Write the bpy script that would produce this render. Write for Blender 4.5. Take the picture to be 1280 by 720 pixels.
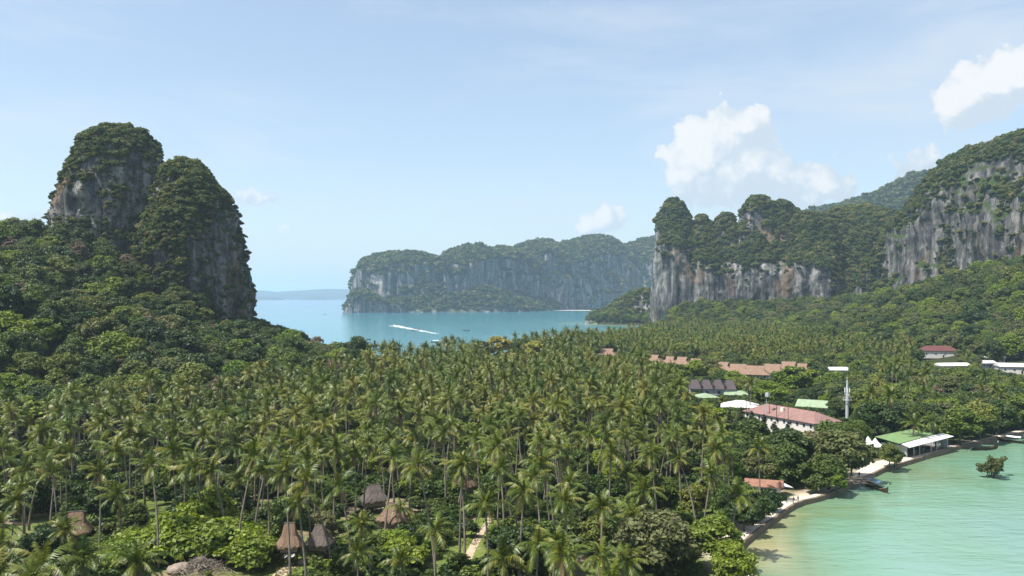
import bpy, bmesh, math, random
import numpy as np
from mathutils import Vector, Matrix, Euler

for _o in list(bpy.data.objects):
    bpy.data.objects.remove(_o)
random.seed(7)
RNG = np.random.default_rng(11)
SC = bpy.context.scene
COL = SC.collection
R = math.radians
PI = math.pi

# ------------------------------------------------------------------ camera
F, H, CX, CY = 1065.0, 50.0, 640.0, 370.0      # focal length (px of a 1280 wide frame), eye height, horizon centre
cam_d = bpy.data.cameras.new('camera')
cam = bpy.data.objects.new('camera', cam_d)
COL.objects.link(cam)
cam.location = (0, 0, H)
cam.rotation_euler = (R(90), 0, 0)
cam_d.sensor_width = 36.0
cam_d.lens = F / 1280.0 * 36.0
cam_d.shift_y = 10.0 / 1280.0
cam_d.clip_start = 0.5
cam_d.clip_end = 120000
SC.camera = cam

# ------------------------------------------------------------------ light, sky, exposure
SUN_EL = R(60)
SUN_AZ = R(-116)            # compass style: 0 = +Y (view direction), negative = to the left
EXPOSURE = 0.72
SKY_STRENGTH = 0.116
GZ = 1.1                   # level of the flat land above the sea
sun_dir = Vector((math.sin(SUN_AZ) * math.cos(SUN_EL), math.cos(SUN_AZ) * math.cos(SUN_EL), math.sin(SUN_EL)))
sl = bpy.data.lights.new('sun', 'SUN')
sl.energy = 5.0
sl.angle = R(0.53)
sl.color = (1.0, 0.955, 0.88)
so = bpy.data.objects.new('sun', sl)
COL.objects.link(so)
so.rotation_euler = (-sun_dir).to_track_quat('-Z', 'Y').to_euler()

def px_dir(px, py):
    a = math.atan2(px - CX, F)
    e = math.atan((CY - py) / F * math.cos(a))
    return a, e

def build_world():
    w = bpy.data.worlds.new('World')
    SC.world = w
    w.use_nodes = True
    nt = w.node_tree
    nt.nodes.clear()
    N = nt.nodes.new
    L = nt.links.new
    out = N('ShaderNodeOutputWorld')
    bg = N('ShaderNodeBackground')
    bg.inputs['Strength'].default_value = SKY_STRENGTH
    L(bg.outputs[0], out.inputs[0])
    sky = N('ShaderNodeTexSky')
    sky.sky_type = 'NISHITA'
    sky.sun_disc = False
    sky.sun_elevation = SUN_EL
    sky.sun_rotation = SUN_AZ
    sky.altitude = 0
    sky.air_density = 1.0
    sky.dust_density = 1.2
    sky.ozone_density = 1.2
    tc = N('ShaderNodeTexCoord')
    sep = N('ShaderNodeSeparateXYZ')
    L(tc.outputs['Generated'], sep.inputs[0])

    def M(op, a, b=None, c=None, clamp=False):
        n = N('ShaderNodeMath')
        n.operation = op
        n.use_clamp = clamp
        for i, v in enumerate((a, b, c)):
            if v is None:
                continue
            if isinstance(v, (int, float)):
                n.inputs[i].default_value = v
            else:
                L(v, n.inputs[i])
        return n.outputs[0]

    az = M('ARCTAN2', sep.outputs[0], sep.outputs[1])
    el = M('ARCSINE', M('MULTIPLY', sep.outputs[2], 1.0))

    def noise(scale, detail, rough, src=None, dist=0.0):
        n = N('ShaderNodeTexNoise')
        n.inputs['Scale'].default_value = scale
        n.inputs['Detail'].default_value = detail
        n.inputs['Roughness'].default_value = rough
        n.inputs['Distortion'].default_value = dist
        L(src if src is not None else tc.outputs['Generated'], n.inputs['Vector'])
        return n.outputs['Fac']
    n1 = noise(30.0, 10.0, 0.62)
    # warped direction so that the cloud heaps have cauliflower edges
    wx = noise(30.0, 7.0, 0.62)
    mp = N('ShaderNodeMapping')
    mp.inputs['Location'].default_value = (4.3, 1.7, 9.1)
    L(tc.outputs['Generated'], mp.inputs[0])
    wy = noise(30.0, 7.0, 0.62, mp.outputs[0])
    azw = M('ADD', az, M('MULTIPLY', M('SUBTRACT', wx, 0.5), 0.045))
    elw = M('ADD', el, M('MULTIPLY', M('SUBTRACT', wy, 0.5), 0.045))

    # cumulus heaps standing over the bay and the hills (px, py, rx, ry, weight)
    blobs = [(893, 158, 30, 25, 1.0), (858, 188, 26, 26, 1.0), (938, 152, 24, 17, .9), (908, 195, 42, 30, 1.0),
             (948, 222, 34, 34, .95), (862, 232, 24, 32, .72), (900, 240, 40, 20, .40), (1020, 226, 36, 28, 1.05),
             (978, 252, 30, 14, .35), (1045, 240, 24, 14, .6),
             (1238, 112, 44, 27, 1.0), (1196, 138, 28, 20, .9), (1278, 92, 36, 22, 1.0), (1330, 80, 50, 25, .9),
             (1148, 200, 32, 18, .75), (1128, 222, 22, 12, .6),
             (757, 271, 34, 14, .95), (735, 283, 22, 8, .7),
             (312, 246, 22, 9, .88), (335, 253, 18, 7, .8), (368, 280, 16, 8, .55),
             (30, 278, 40, 14, .6), (-60, 270, 60, 20, .6), (1400, 230, 60, 30, .8), (-300, 240, 90, 30, .8), (1650, 200, 90, 40, .9)]
    tot = None
    tot2 = None
    for (px, py, rx, ry, wt) in blobs:
        a0, e0 = px_dir(px, py)
        ra, re = rx / F, ry / F
        dx = M('MULTIPLY', M('SUBTRACT', azw, a0), 1.0 / ra)
        dy = M('MULTIPLY', M('SUBTRACT', elw, e0), 1.0 / re)
        r2 = M('ADD', M('MULTIPLY', dx, dx), M('MULTIPLY', dy, dy))
        g = M('MULTIPLY', M('EXPONENT', M('MULTIPLY', r2, -0.75)), wt)
        tot = g if tot is None else M('ADD', tot, g)
        # the same heap shifted away from the sun: how much cloud lies between here and the sun
        dy2 = M('ADD', dy, 0.75)
        dx2 = M('SUBTRACT', dx, 0.45)
        h2 = M('MULTIPLY', M('EXPONENT', M('MULTIPLY', M('ADD', M('MULTIPLY', dx2, dx2), M('MULTIPLY', dy2, dy2)), -0.9)), wt)
        tot2 = h2 if tot2 is None else M('ADD', tot2, h2)
    def puff(scale, off=None):
        v = N('ShaderNodeTexVoronoi')
        v.feature = 'SMOOTH_F1'
        v.inputs['Scale'].default_value = scale
        v.inputs['Smoothness'].default_value = 0.35
        v.inputs['Detail'].default_value = 2.5
        v.inputs['Roughness'].default_value = 0.55
        wv = N('ShaderNodeVectorMath'); wv.operation = 'ADD'
        cb = N('ShaderNodeCombineXYZ')
        L(M('MULTIPLY', M('SUBTRACT', wx, 0.5), 0.03), cb.inputs[0]); L(M('MULTIPLY', M('SUBTRACT', wy, 0.5), 0.03), cb.inputs[2])
        L(tc.outputs['Generated'], wv.inputs[0]); L(cb.outputs[0], wv.inputs[1])
        L(wv.outputs[0], v.inputs['Vector'])
        return M('SUBTRACT', 1.0, v.outputs['Distance'])
    pf = puff(44.0)
    n1 = M('ADD', M('MULTIPLY', n1, 0.45), M('MULTIPLY', pf, 0.55))
    dens = M('ADD', tot, M('MULTIPLY', M('SUBTRACT', n1, 0.5), 1.0))
    mr = N('ShaderNodeMapRange')
    mr.interpolation_type = 'SMOOTHERSTEP'
    L(dens, mr.inputs[0])
    mr.inputs[1].default_value = 0.24
    mr.inputs[2].default_value = 0.44
    cov = M('MULTIPLY', mr.outputs[0], 0.93)
    shade = N('ShaderNodeMapRange')
    shade.interpolation_type = 'SMOOTHSTEP'
    L(M('SUBTRACT', M('ADD', tot, M('MULTIPLY', M('SUBTRACT', n1, 0.5), 1.9)), M('MULTIPLY', tot2, 0.75)), shade.inputs[0])
    shade.inputs[1].default_value = -0.40
    shade.inputs[2].default_value = 0.60
    ccol = N('ShaderNodeMixRGB')
    CM = 1.0 / SKY_STRENGTH / 2 ** EXPOSURE
    ccol.inputs[1].default_value = (0.66 * CM, 0.76 * CM, 0.86 * CM, 1)
    ccol.inputs[2].default_value = (0.98 * CM, 0.985 * CM, 0.99 * CM, 1)
    L(shade.outputs[0], ccol.inputs[0])
    # thin high veil
    mp2 = N('ShaderNodeMapping')
    mp2.inputs['Scale'].default_value = (1.3, 1.3, 7.0)
    mp2.inputs['Rotation'].default_value = (0.0, 0.10, 0.0)
    L(tc.outputs['Generated'], mp2.inputs[0])
    nv = noise(2.1, 6.0, 0.58, mp2.outputs[0], 0.4)
    mv = N('ShaderNodeMapRange')
    mv.interpolation_type = 'SMOOTHSTEP'
    L(nv, mv.inputs[0])
    mv.inputs[1].default_value = 0.40
    mv.inputs[2].default_value = 0.75
    veil = N('ShaderNodeMixRGB')
    L(M('ADD', M('MULTIPLY', mv.outputs[0], 0.55), 0.26), veil.inputs[0])
    L(sky.outputs[0], veil.inputs[1])
    veil.inputs[2].default_value = (0.74 * CM, 0.83 * CM, 0.92 * CM, 1)
    mix = N('ShaderNodeMixRGB')
    L(cov, mix.inputs[0])
    L(veil.outputs[0], mix.inputs[1])
    L(ccol.outputs[0], mix.inputs[2])
    L(mix.outputs[0], bg.inputs['Color'])
    w.cycles.sampling_method = 'MANUAL'
    w.cycles.sample_map_resolution = 512
build_world()

SC.view_settings.view_transform = 'Standard'
SC.view_settings.look = 'None'
SC.view_settings.exposure = EXPOSURE
SC.view_settings.gamma = 1.0
SC.view_settings.use_curve_mapping = False
SC.render.engine = 'CYCLES'
SC.cycles.use_denoising = True
SC.cycles.max_bounces = 6
SC.cycles.diffuse_bounces = 2
SC.cycles.glossy_bounces = 2
SC.cycles.transmission_bounces = 3
SC.cycles.transparent_max_bounces = 4
SC.cycles.volume_bounces = 1
SC.cycles.caustics_reflective = False
SC.cycles.caustics_refractive = False

# ------------------------------------------------------------------ helpers
def gnd(px, py, z=0.0):
    """the spot of the level plane z that shows at a pixel"""
    d = (H - z) * F / (py - CY)
    return ((px - CX) / F * d, d, z)

def at(px, py, d):
    return ((px - CX) / F * d, d, H + (CY - py) / F * d)

def _hash(ix, iy, iz, seed):
    h = (ix * 374761393 + iy * 668265263 + iz * 1274126177 + seed * 974711) & 0xffffffff
    h = ((h ^ (h >> 13)) * 1103515245) & 0xffffffff
    h = ((h ^ (h >> 16)) * 668265261) & 0xffffffff
    return ((h >> 8) & 0xffff) / 32767.5 - 1.0

def vnoise(x, y, z, seed=0):
    xi, yi, zi = np.floor(x).astype(np.int64), np.floor(y).astype(np.int64), np.floor(z).astype(np.int64)
    fx, fy, fz = x - xi, y - yi, z - zi
    fx, fy, fz = fx * fx * (3 - 2 * fx), fy * fy * (3 - 2 * fy), fz * fz * (3 - 2 * fz)
    def c(a, b, d):
        return _hash(xi + a, yi + b, zi + d, seed)
    x00 = c(0, 0, 0) * (1 - fx) + c(1, 0, 0) * fx
    x10 = c(0, 1, 0) * (1 - fx) + c(1, 1, 0) * fx
    x01 = c(0, 0, 1) * (1 - fx) + c(1, 0, 1) * fx
    x11 = c(0, 1, 1) * (1 - fx) + c(1, 1, 1) * fx
    return (x00 * (1 - fy) + x10 * fy) * (1 - fz) + (x01 * (1 - fy) + x11 * fy) * fz

def fbm(x, y, z, seed=0, oct=4, gain=0.5):
    s = 0.0
    a = 1.0
    n = 0.0
    for i in range(oct):
        s = s + a * vnoise(x, y, z, seed + i * 17)
        n += a
        a *= gain
        x, y, z = x * 2.03, y * 2.03, z * 2.03
    return s / n

def tag(o, label=None, cat=None, group=None, kind=None):
    if label: o['label'] = label
    if cat: o['category'] = cat
    if group: o['group'] = group
    if kind: o['kind'] = kind
    return o

def link(name, data, parent=None, loc=None, rot=None, scale=None):
    o = bpy.data.objects.new(name, data)
    COL.objects.link(o)
    if parent is not None: o.parent = parent
    if loc is not None: o.location = loc
    if rot is not None: o.rotation_euler = rot
    if scale is not None: o.scale = scale if hasattr(scale, '__len__') else (scale,) * 3
    return o

def empty(name, loc=(0, 0, 0), rz=0.0):
    o = link(name, None, None, loc, (0, 0, rz))
    o.empty_display_size = 0.3
    return o

def mesh_np(name, verts, faces, mats=(), smooth=False, midx=None):
    me = bpy.data.meshes.new(name)
    verts = np.asarray(verts, dtype=np.float32)
    faces = np.asarray(faces, dtype=np.int32)
    nf, k = faces.shape
    me.vertices.add(len(verts))
    me.vertices.foreach_set('co', verts.ravel())
    me.loops.add(nf * k)
    me.loops.foreach_set('vertex_index', faces.ravel())
    me.polygons.add(nf)
    me.polygons.foreach_set('loop_start', np.arange(0, nf * k, k, dtype=np.int32))
    me.polygons.foreach_set('loop_total', np.full(nf, k, dtype=np.int32))
    me.polygons.foreach_set('use_smooth', np.full(nf, bool(smooth)))
    for m in mats:
        me.materials.append(m)
    if midx is not None:
        me.polygons.foreach_set('material_index', np.asarray(midx, dtype=np.int32))
    me.update()
    me.validate()
    return me

class MB:
    """collects plain shapes into one mesh"""
    def __init__(s):
        s.v = []; s.f = []
    def add(s, vs, fs):
        b = len(s.v)
        s.v += [tuple(q) for q in vs]
        s.f += [tuple(b + i for i in q) for q in fs]
        return s
    def box(s, c, d, rz=0.0, tilt=None):
        x, y, z = d[0] / 2, d[1] / 2, d[2] / 2
        M_ = Matrix.Rotation(rz, 3, 'Z')
        if tilt: M_ = M_ @ Euler(tilt).to_matrix()
        vs = [Vector(c) + M_ @ Vector((a * x, b * y, e * z)) for e in (-1, 1) for b in (-1, 1) for a in (-1, 1)]
        return s.add(vs, [(0, 2, 3, 1), (4, 5, 7, 6), (0, 1, 5, 4), (1, 3, 7, 5), (3, 2, 6, 7), (2, 0, 4, 6)])
    def tube(s, pts, rads, n=8, cap=True):
        b = len(s.v)
        P = [Vector(p) for p in pts]
        for i, p in enumerate(P):
            t = (P[min(i + 1, len(P) - 1)] - P[max(i - 1, 0)]).normalized()
            a = t.orthogonal().normalized() if abs(t.z) < .9 else Vector((1, 0, 0))
            a = (a - t * a.dot(t)).normalized()
            c = t.cross(a)
            for k in range(n):
                q = 2 * PI * k / n
                s.v.append(tuple(p + (a * math.cos(q) + c * math.sin(q)) * rads[i]))
        for i in range(len(P) - 1):
            for k in range(n):
                s.f.append((b + i * n + k, b + i * n + (k + 1) % n, b + (i + 1) * n + (k + 1) % n, b + (i + 1) * n + k))
        if cap:
            s.f.append(tuple(b + k for k in reversed(range(n))))
            s.f.append(tuple(b + (len(P) - 1) * n + k for k in range(n)))
        return s
    def mesh(s, name, mat, smooth=False):
        me = bpy.data.meshes.new(name)
        me.from_pydata(s.v, [], s.f)
        if mat: me.materials.append(mat)
        if smooth:
            me.polygons.foreach_set('use_smooth', [True] * len(me.polygons))
        me.update()
        return me
    def build(s, name, mat, parent=None, loc=None, rot=None, smooth=False):
        return link(name, s.mesh(name, mat, smooth), parent, loc, rot)

# ------------------------------------------------------------------ materials
def new_mat(name):
    m = bpy.data.materials.new(name)
    m.use_nodes = True
    nt = m.node_tree
    nt.nodes.clear()
    out = nt.nodes.new('ShaderNodeOutputMaterial')
    return m, nt, nt.nodes.new, nt.links.new, out

def ramp(N, L, fac, stops, interp='LINEAR'):
    r = N('ShaderNodeValToRGB')
    cr = r.color_ramp
    cr.interpolation = interp
    while len(cr.elements) > 1: cr.elements.remove(cr.elements[-1])
    cr.elements[0].position = stops[0][0]
    cr.elements[0].color = (*stops[0][1], 1)
    for p, c in stops[1:]:
        e = cr.elements.new(p)
        e.color = (*c, 1)
    L(fac, r.inputs[0])
    return r.outputs[0]

def tex_noise(N, L, vec, scale, detail=4, rough=0.55, dist=0.0):
    n = N('ShaderNodeTexNoise')
    n.inputs['Scale'].default_value = scale
    n.inputs['Detail'].default_value = detail
    n.inputs['Roughness'].default_value = rough
    n.inputs['Distortion'].default_value = dist
    if vec is not None: L(vec, n.inputs['Vector'])
    return n.outputs['Fac']

def mapping(N, L, vec, scale=(1, 1, 1), rot=(0, 0, 0)):
    m = N('ShaderNodeMapping')
    m.inputs['Scale'].default_value = scale
    m.inputs['Rotation'].default_value = rot
    L(vec, m.inputs[0])
    return m.outputs[0]

def mixc(N, L, fac, a, b, mode='MIX'):
    m = N('ShaderNodeMixRGB')
    m.blend_type = mode
    for i, v in ((0, fac), (1, a), (2, b)):
        if isinstance(v, (int, float)): m.inputs[i].default_value = v
        elif isinstance(v, tuple): m.inputs[i].default_value = (*v, 1)
        else: L(v, m.inputs[i])
    return m.outputs[0]

def mth(N, L, op, a, b=0.0, clamp=False):
    n = N('ShaderNodeMath')
    n.operation = op
    n.use_clamp = clamp
    for i, v in ((0, a), (1, b)):
        if isinstance(v, (int, float)): n.inputs[i].default_value = v
        else: L(v, n.inputs[i])
    return n.outputs[0]

def mrange(N, L, v, a, b, c=0.0, d=1.0, smooth=True):
    n = N('ShaderNodeMapRange')
    if smooth: n.interpolation_type = 'SMOOTHSTEP'
    L(v, n.inputs[0])
    for i, q in ((1, a), (2, b), (3, c), (4, d)): n.inputs[i].default_value = q
    return n.outputs[0]

def leaf_mat(name, cols, rough=0.5, transl=0.3, spec=0.35, tcol=None):
    """foliage: each tree takes its own tone, each leaf strays a little from it"""
    m, nt, N, L, out = new_mat(name)
    oi = N('ShaderNodeObjectInfo')
    geo = N('ShaderNodeNewGeometry')
    c = ramp(N, L, oi.outputs['Random'], [(i / max(1, len(cols) - 1), q) for i, q in enumerate(cols)])
    v = mrange(N, L, geo.outputs['Random Per Island'], 0, 1, 0.62, 1.42, False)
    vm = N('ShaderNodeVectorMath'); vm.operation = 'SCALE'
    L(c, vm.inputs[0]); L(v, vm.inputs['Scale'])
    b = N('ShaderNodeBsdfPrincipled')
    L(vm.outputs[0], b.inputs['Base Color'])
    b.inputs['Roughness'].default_value = rough
    b.inputs['Specular IOR Level'].default_value = spec
    t = N('ShaderNodeBsdfTranslucent')
    tc = mixc(N, L, 1.0, vm.outputs[0], tcol or (1.35, 1.35, 0.55), 'MULTIPLY')
    L(tc, t.inputs['Color'])
    mx = N('ShaderNodeMixShader')
    mx.inputs[0].default_value = transl
    L(b.outputs[0], mx.inputs[1]); L(t.outputs[0], mx.inputs[2])
    L(mx.outputs[0], out.inputs[0])
    return m

def plain_mat(name, col, rough=0.7, spec=0.3, var=0.25, scale=3.0, bump=0.0, metal=0.0, stain=None):
    m, nt, N, L, out = new_mat(name)
    tc = N('ShaderNodeTexCoord')
    n = tex_noise(N, L, tc.outputs['Object'], scale, 6, 0.65)
    lo = tuple(q * (1 - var) for q in col); hi = tuple(min(1, q * (1 + var * .6)) for q in col)
    c = ramp(N, L, n, [(0.3, lo), (0.7, hi)])
    if stain:
        n2 = tex_noise(N, L, mapping(N, L, tc.outputs['Object'], (1, 1, .25)), scale * .6, 5, .6)
        c = mixc(N, L, mrange(N, L, n2, .52, .72, 0, .7), c, stain)
    b = N('ShaderNodeBsdfPrincipled')
    L(c, b.inputs['Base Color'])
    b.inputs['Roughness'].default_value = rough
    b.inputs['Specular IOR Level'].default_value = spec
    b.inputs['Metallic'].default_value = metal
    if bump:
        bp = N('ShaderNodeBump'); bp.inputs['Strength'].default_value = bump
        L(n, bp.inputs['Height']); L(bp.outputs[0], b.inputs['Normal'])
    L(b.outputs[0], out.inputs[0])
    return m

def roof_mat(name, col, stripe=2.2, rough=0.75, var=.3, axis='X'):
    """sheet or tile roof: ribs along the slope, weathered patches"""
    m, nt, N, L, out = new_mat(name)
    tc = N('ShaderNodeTexCoord')
    n = tex_noise(N, L, tc.outputs['Object'], 0.7, 7, 0.7)
    lo = tuple(q * (1 - var) for q in col); hi = tuple(min(1, q * (1 + var * .5)) for q in col)
    c = ramp(N, L, n, [(0.3, lo), (0.7, hi)])
    w = N('ShaderNodeTexWave')
    w.wave_type = 'BANDS'; w.bands_direction = axis
    w.inputs['Scale'].default_value = stripe
    w.inputs['Distortion'].default_value = 1.0
    L(tc.outputs['Object'], w.inputs[0])
    c = mixc(N, L, mrange(N, L, w.outputs['Fac'], 0, 1, 0, .28), c, tuple(q * .5 for q in col))
    b = N('ShaderNodeBsdfPrincipled')
    L(c, b.inputs['Base Color'])
    b.inputs['Roughness'].default_value = rough
    b.inputs['Specular IOR Level'].default_value = .25
    L(b.outputs[0], out.inputs[0])
    return m

def rock_mat(name, veg=0.5, light=1.0, green=(0.035, 0.055, 0.016), sc=1.0):
    """limestone: grey with dark water streaks, pale calcite runs, rust stains, moss and scrub on ledges"""
    m, nt, N, L, out = new_mat(name)
    geo = N('ShaderNodeNewGeometry')
    pos = geo.outputs['Position']
    k = lambda *c: tuple(q * light for q in c)
    st = tex_noise(N, L, mapping(N, L, pos, (.16 * sc, .16 * sc, .013 * sc)), 1.0, 7, .68)
    c = ramp(N, L, st, [(.34, k(.024, .026, .030)), (.44, k(.095, .095, .100)), (.52, k(.21, .205, .20)), (.64, k(.48, .455, .42))])
    big = tex_noise(N, L, mapping(N, L, pos, (.022 * sc, .022 * sc, .016 * sc)), 1.0, 5, .6)
    c = mixc(N, L, mrange(N, L, big, .54, .66, 0, .70), c, mixc(N, L, st, k(.10, .06, .04), k(.46, .29, .16)))
    pale = tex_noise(N, L, mapping(N, L, pos, (.06 * sc, .06 * sc, .02 * sc)), 1.7, 6, .65)
    c = mixc(N, L, mrange(N, L, pale, .58, .70, 0, .55), c, k(.50, .45, .38))
    fine = tex_noise(N, L, mapping(N, L, pos, (.7 * sc, .7 * sc, .30 * sc)), 1.0, 6, .7)
    c = mixc(N, L, .8, c, ramp(N, L, fine, [(.25, (.45, .45, .45)), (.75, (1.3, 1.3, 1.3))]), 'MULTIPLY')
    sep = N('ShaderNodeSeparateXYZ'); L(geo.outputs['Normal'], sep.inputs[0])
    vn = tex_noise(N, L, mapping(N, L, pos, (.07 * sc, .07 * sc, .05 * sc)), 1.0, 6, .65)
    vv = mth(N, L, 'ADD', mth(N, L, 'MULTIPLY', sep.outputs[2], .55), vn)
    gfac = mrange(N, L, vv, 1.02 - veg * .5, 1.16 - veg * .5)
    gcol = mixc(N, L, fine, tuple(q * .6 for q in green), tuple(q * 1.7 for q in green))
    c = mixc(N, L, gfac, c, gcol)
    b = N('ShaderNodeBsdfPrincipled')
    L(c, b.inputs['Base Color'])
    b.inputs['Roughness'].default_value = .95
    b.inputs['Specular IOR Level'].default_value = .1
    bp = N('ShaderNodeBump'); bp.inputs['Strength'].default_value = .9; bp.inputs['Distance'].default_value = 1.5 / sc
    L(mth(N, L, 'ADD', mth(N, L, 'MULTIPLY', st, 1.2), fine), bp.inputs['Height'])
    L(bp.outputs[0], b.inputs['Normal'])
    L(b.outputs[0], out.inputs[0])
    return m

def ground_mat():
    m, nt, N, L, out = new_mat('ground_soil_grass')
    geo = N('ShaderNodeNewGeometry')
    pos = geo.outputs['Position']
    n1 = tex_noise(N, L, pos, .05, 6, .6)
    n2 = tex_noise(N, L, pos, .9, 6, .7)
    grass = mixc(N, L, n2, (.045, .075, .016), (.16, .19, .05))
    soil = mixc(N, L, n2, (.10, .075, .045), (.36, .29, .19))
    c = mixc(N, L, mrange(N, L, n1, .47, .60), grass, soil)
    at_ = N('ShaderNodeAttribute'); at_.attribute_name = 'sand'
    sand = mixc(N, L, n2, (.50, .42, .31), (.66, .58, .45))
    c = mixc(N, L, at_.outputs['Fac'], c, sand)
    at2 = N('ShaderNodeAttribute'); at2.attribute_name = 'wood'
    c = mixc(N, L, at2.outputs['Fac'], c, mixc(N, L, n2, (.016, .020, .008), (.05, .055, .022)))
    b = N('ShaderNodeBsdfPrincipled')
    L(c, b.inputs['Base Color'])
    b.inputs['Roughness'].default_value = .95
    b.inputs['Specular IOR Level'].default_value = .1
    bp = N('ShaderNodeBump'); bp.inputs['Strength'].default_value = .5; bp.inputs['Distance'].default_value = .3
    L(n2, bp.inputs['Height']); L(bp.outputs[0], b.inputs['Normal'])
    L(b.outputs[0], out.inputs[0])
    return m

def water_mat():
    """sea: bottom colour by depth (attribute), small waves"""
    m, nt, N, L, out = new_mat('sea_water')
    geo = N('ShaderNodeNewGeometry')
    pos = geo.outputs['Position']
    a = N('ShaderNodeAttribute'); a.attribute_name = 'depth'
    n1 = tex_noise(N, L, mapping(N, L, pos, (1, 1, 1), (0, 0, .5)), .022, 5, .6, .6)
    n3 = tex_noise(N, L, mapping(N, L, pos, (.25, 1.0, 1), (0, 0, -.35)), .10, 6, .65, .5)
    f = mth(N, L, 'ADD', a.outputs['Fac'], mth(N, L, 'MULTIPLY', mth(N, L, 'SUBTRACT', n1, .5), mrange(N, L, a.outputs['Fac'], 0, .3, .12, .34)))
    f = mth(N, L, 'ADD', f, mth(N, L, 'MULTIPLY', mth(N, L, 'SUBTRACT', n3, .5), .10))
    c = ramp(N, L, f, [(0.0, (.34, .28, .17)), (.05, (.25, .25, .13)), (.12, (.140, .205, .105)), (.20, (.140, .265, .175)),
                       (.30, (.165, .282, .230)), (.46, (.155, .285, .255)), (.62, (.050, .205, .240)), (1.0, (.026, .125, .205))])
    b = N('ShaderNodeBsdfPrincipled')
    L(c, b.inputs['Base Color'])
    b.inputs['Roughness'].default_value = .12
    b.inputs['IOR'].default_value = 1.33
    w1 = tex_noise(N, L, mapping(N, L, pos, (.35, 1.0, 1), (0, 0, .6)), .55, 4, .6, .3)
    w2 = tex_noise(N, L, mapping(N, L, pos, (.3, 1.0, 1), (0, 0, .25)), .085, 4, .55, .3)
    bp = N('ShaderNodeBump'); bp.inputs['Strength'].default_value = .38; bp.inputs['Distance'].default_value = .5
    L(mth(N, L, 'ADD', w1, mth(N, L, 'MULTIPLY', w2, 2.2)), bp.inputs['Height'])
    L(bp.outputs[0], b.inputs['Normal'])
    L(b.outputs[0], out.inputs[0])
    return m

M = {}
M['ground'] = ground_mat()
M['water'] = water_mat()
M['rock_tower'] = rock_mat('limestone_tower', .66, .66)
M['rock_mid'] = rock_mat('limestone_wall', .42, .72, sc=.75)
M['rock_right'] = rock_mat('limestone_ridge', .66, .52, sc=.75)
M['rock_far'] = rock_mat('limestone_headland', .44, .80, sc=.45)
M['hill'] = plain_mat('wooded_hill', (.035, .055, .022), 1.0, .05, .6, .03)
M['island'] = plain_mat('island_woods', (.045, .06, .035), 1.0, .05, .4, .004)
M['palm'] = leaf_mat('palm_leaf', [(.056, .088, .009), (.104, .126, .014), (.072, .108, .010), (.165, .158, .026), (.044, .078, .009), (.086, .116, .012), (.128, .142, .019)], .42, .20, .32)
M['palm_dry'] = leaf_mat('palm_leaf_dry', [(.22, .15, .065), (.28, .20, .10)], .6, .2, .3, (1.1, 1.0, .7))
M['palm_trunk'] = plain_mat('palm_bark', (.20, .17, .135), .9, .15, .4, 1.6, .4)
M['bark'] = plain_mat('bark', (.11, .09, .07), .95, .1, .4, 2.0, .5)
M['bark_pale'] = plain_mat('bark_pale', (.26, .23, .19), .95, .1, .4, 2.0, .4)
M['coconut'] = plain_mat('coconut_husk', (.24, .20, .05), .6, .3, .4, 6.0)
M['leaf_dark'] = leaf_mat('leaf_dark', [(.020, .046, .009), (.044, .076, .012), (.030, .058, .012), (.066, .094, .016), (.025, .052, .012)], .5, .24, .35)
M['leaf_mid'] = leaf_mat('leaf_mid', [(.040, .080, .011), (.100, .140, .016), (.055, .092, .016), (.150, .165, .028), (.034, .062, .011), (.085, .12, .02)], .5, .28, .35)
M['leaf_bright'] = leaf_mat('leaf_bright', [(.130, .195, .016), (.175, .225, .020), (.145, .185, .022), (.10, .165, .016)], .5, .34, .35)
M['leaf_olive'] = leaf_mat('leaf_olive', [(.085, .105, .034), (.125, .130, .044), (.075, .095, .036), (.16, .155, .062)], .6, .25, .25)
M['leaf_yellow'] = leaf_mat('leaf_yellow', [(.26, .27, .045), (.30, .26, .06)], .6, .3, .25)
M['leaf_dry'] = leaf_mat('leaf_dry', [(.20, .13, .085), (.17, .13, .09), (.15, .12, .08)], .8, .2, .15, (1.1, .9, .8))
M['leaf_pine'] = leaf_mat('leaf_pine', [(.030, .045, .020), (.042, .056, .024), (.055, .065, .030)], .7, .2, .2)
M['leaf_cliff'] = leaf_mat('leaf_cliff', [(.036, .064, .016), (.075, .105, .022), (.115, .130, .032), (.050, .076, .024), (.175, .160, .060), (.06, .098, .022), (.030, .052, .016)], .6, .28, .25)
M['leaf_shrub'] = leaf_mat('leaf_shrub', [(.026, .054, .009), (.062, .100, .012), (.038, .068, .012), (.105, .138, .018), (.022, .042, .010)], .5, .28, .35)
M['thatch'] = plain_mat('thatch', (.185, .122, .085), .95, .1, .45, 3.5, .7)
M['thatch_old'] = plain_mat('thatch_old', (.115, .095, .082), .95, .1, .45, 3.5, .7)
M['bamboo'] = plain_mat('bamboo_wall', (.30, .23, .13), .8, .2, .3, 4.0, .3)
M['dark_wood'] = plain_mat('dark_wood', (.055, .040, .030), .8, .2, .4, 3.0, .3)
M['white_wall'] = plain_mat('white_wall', (.62, .60, .56), .85, .2, .15, 1.2, 0, 0, (.42, .39, .34))
M['cream_wall'] = plain_mat('cream_wall', (.60, .50, .36), .85, .2, .2, 1.2)
M['grey_wall'] = plain_mat('grey_wall', (.34, .36, .37), .85, .2, .25, 1.2, 0, 0, (.2, .2, .19))
M['roof_tan'] = roof_mat('tan_tile_roof', (.235, .150, .105), 1.6)
M['roof_dark'] = roof_mat('dark_shingle_roof', (.085, .066, .072), 2.0)
M['roof_red'] = roof_mat('red_sheet_roof', (.255, .150, .130), 2.0)
M['roof_deepred'] = roof_mat('deep_red_roof', (.13, .05, .045), 2.0)
M['roof_white'] = roof_mat('white_sheet_roof', (.62, .61, .58), 1.2, var=.15)
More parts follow.
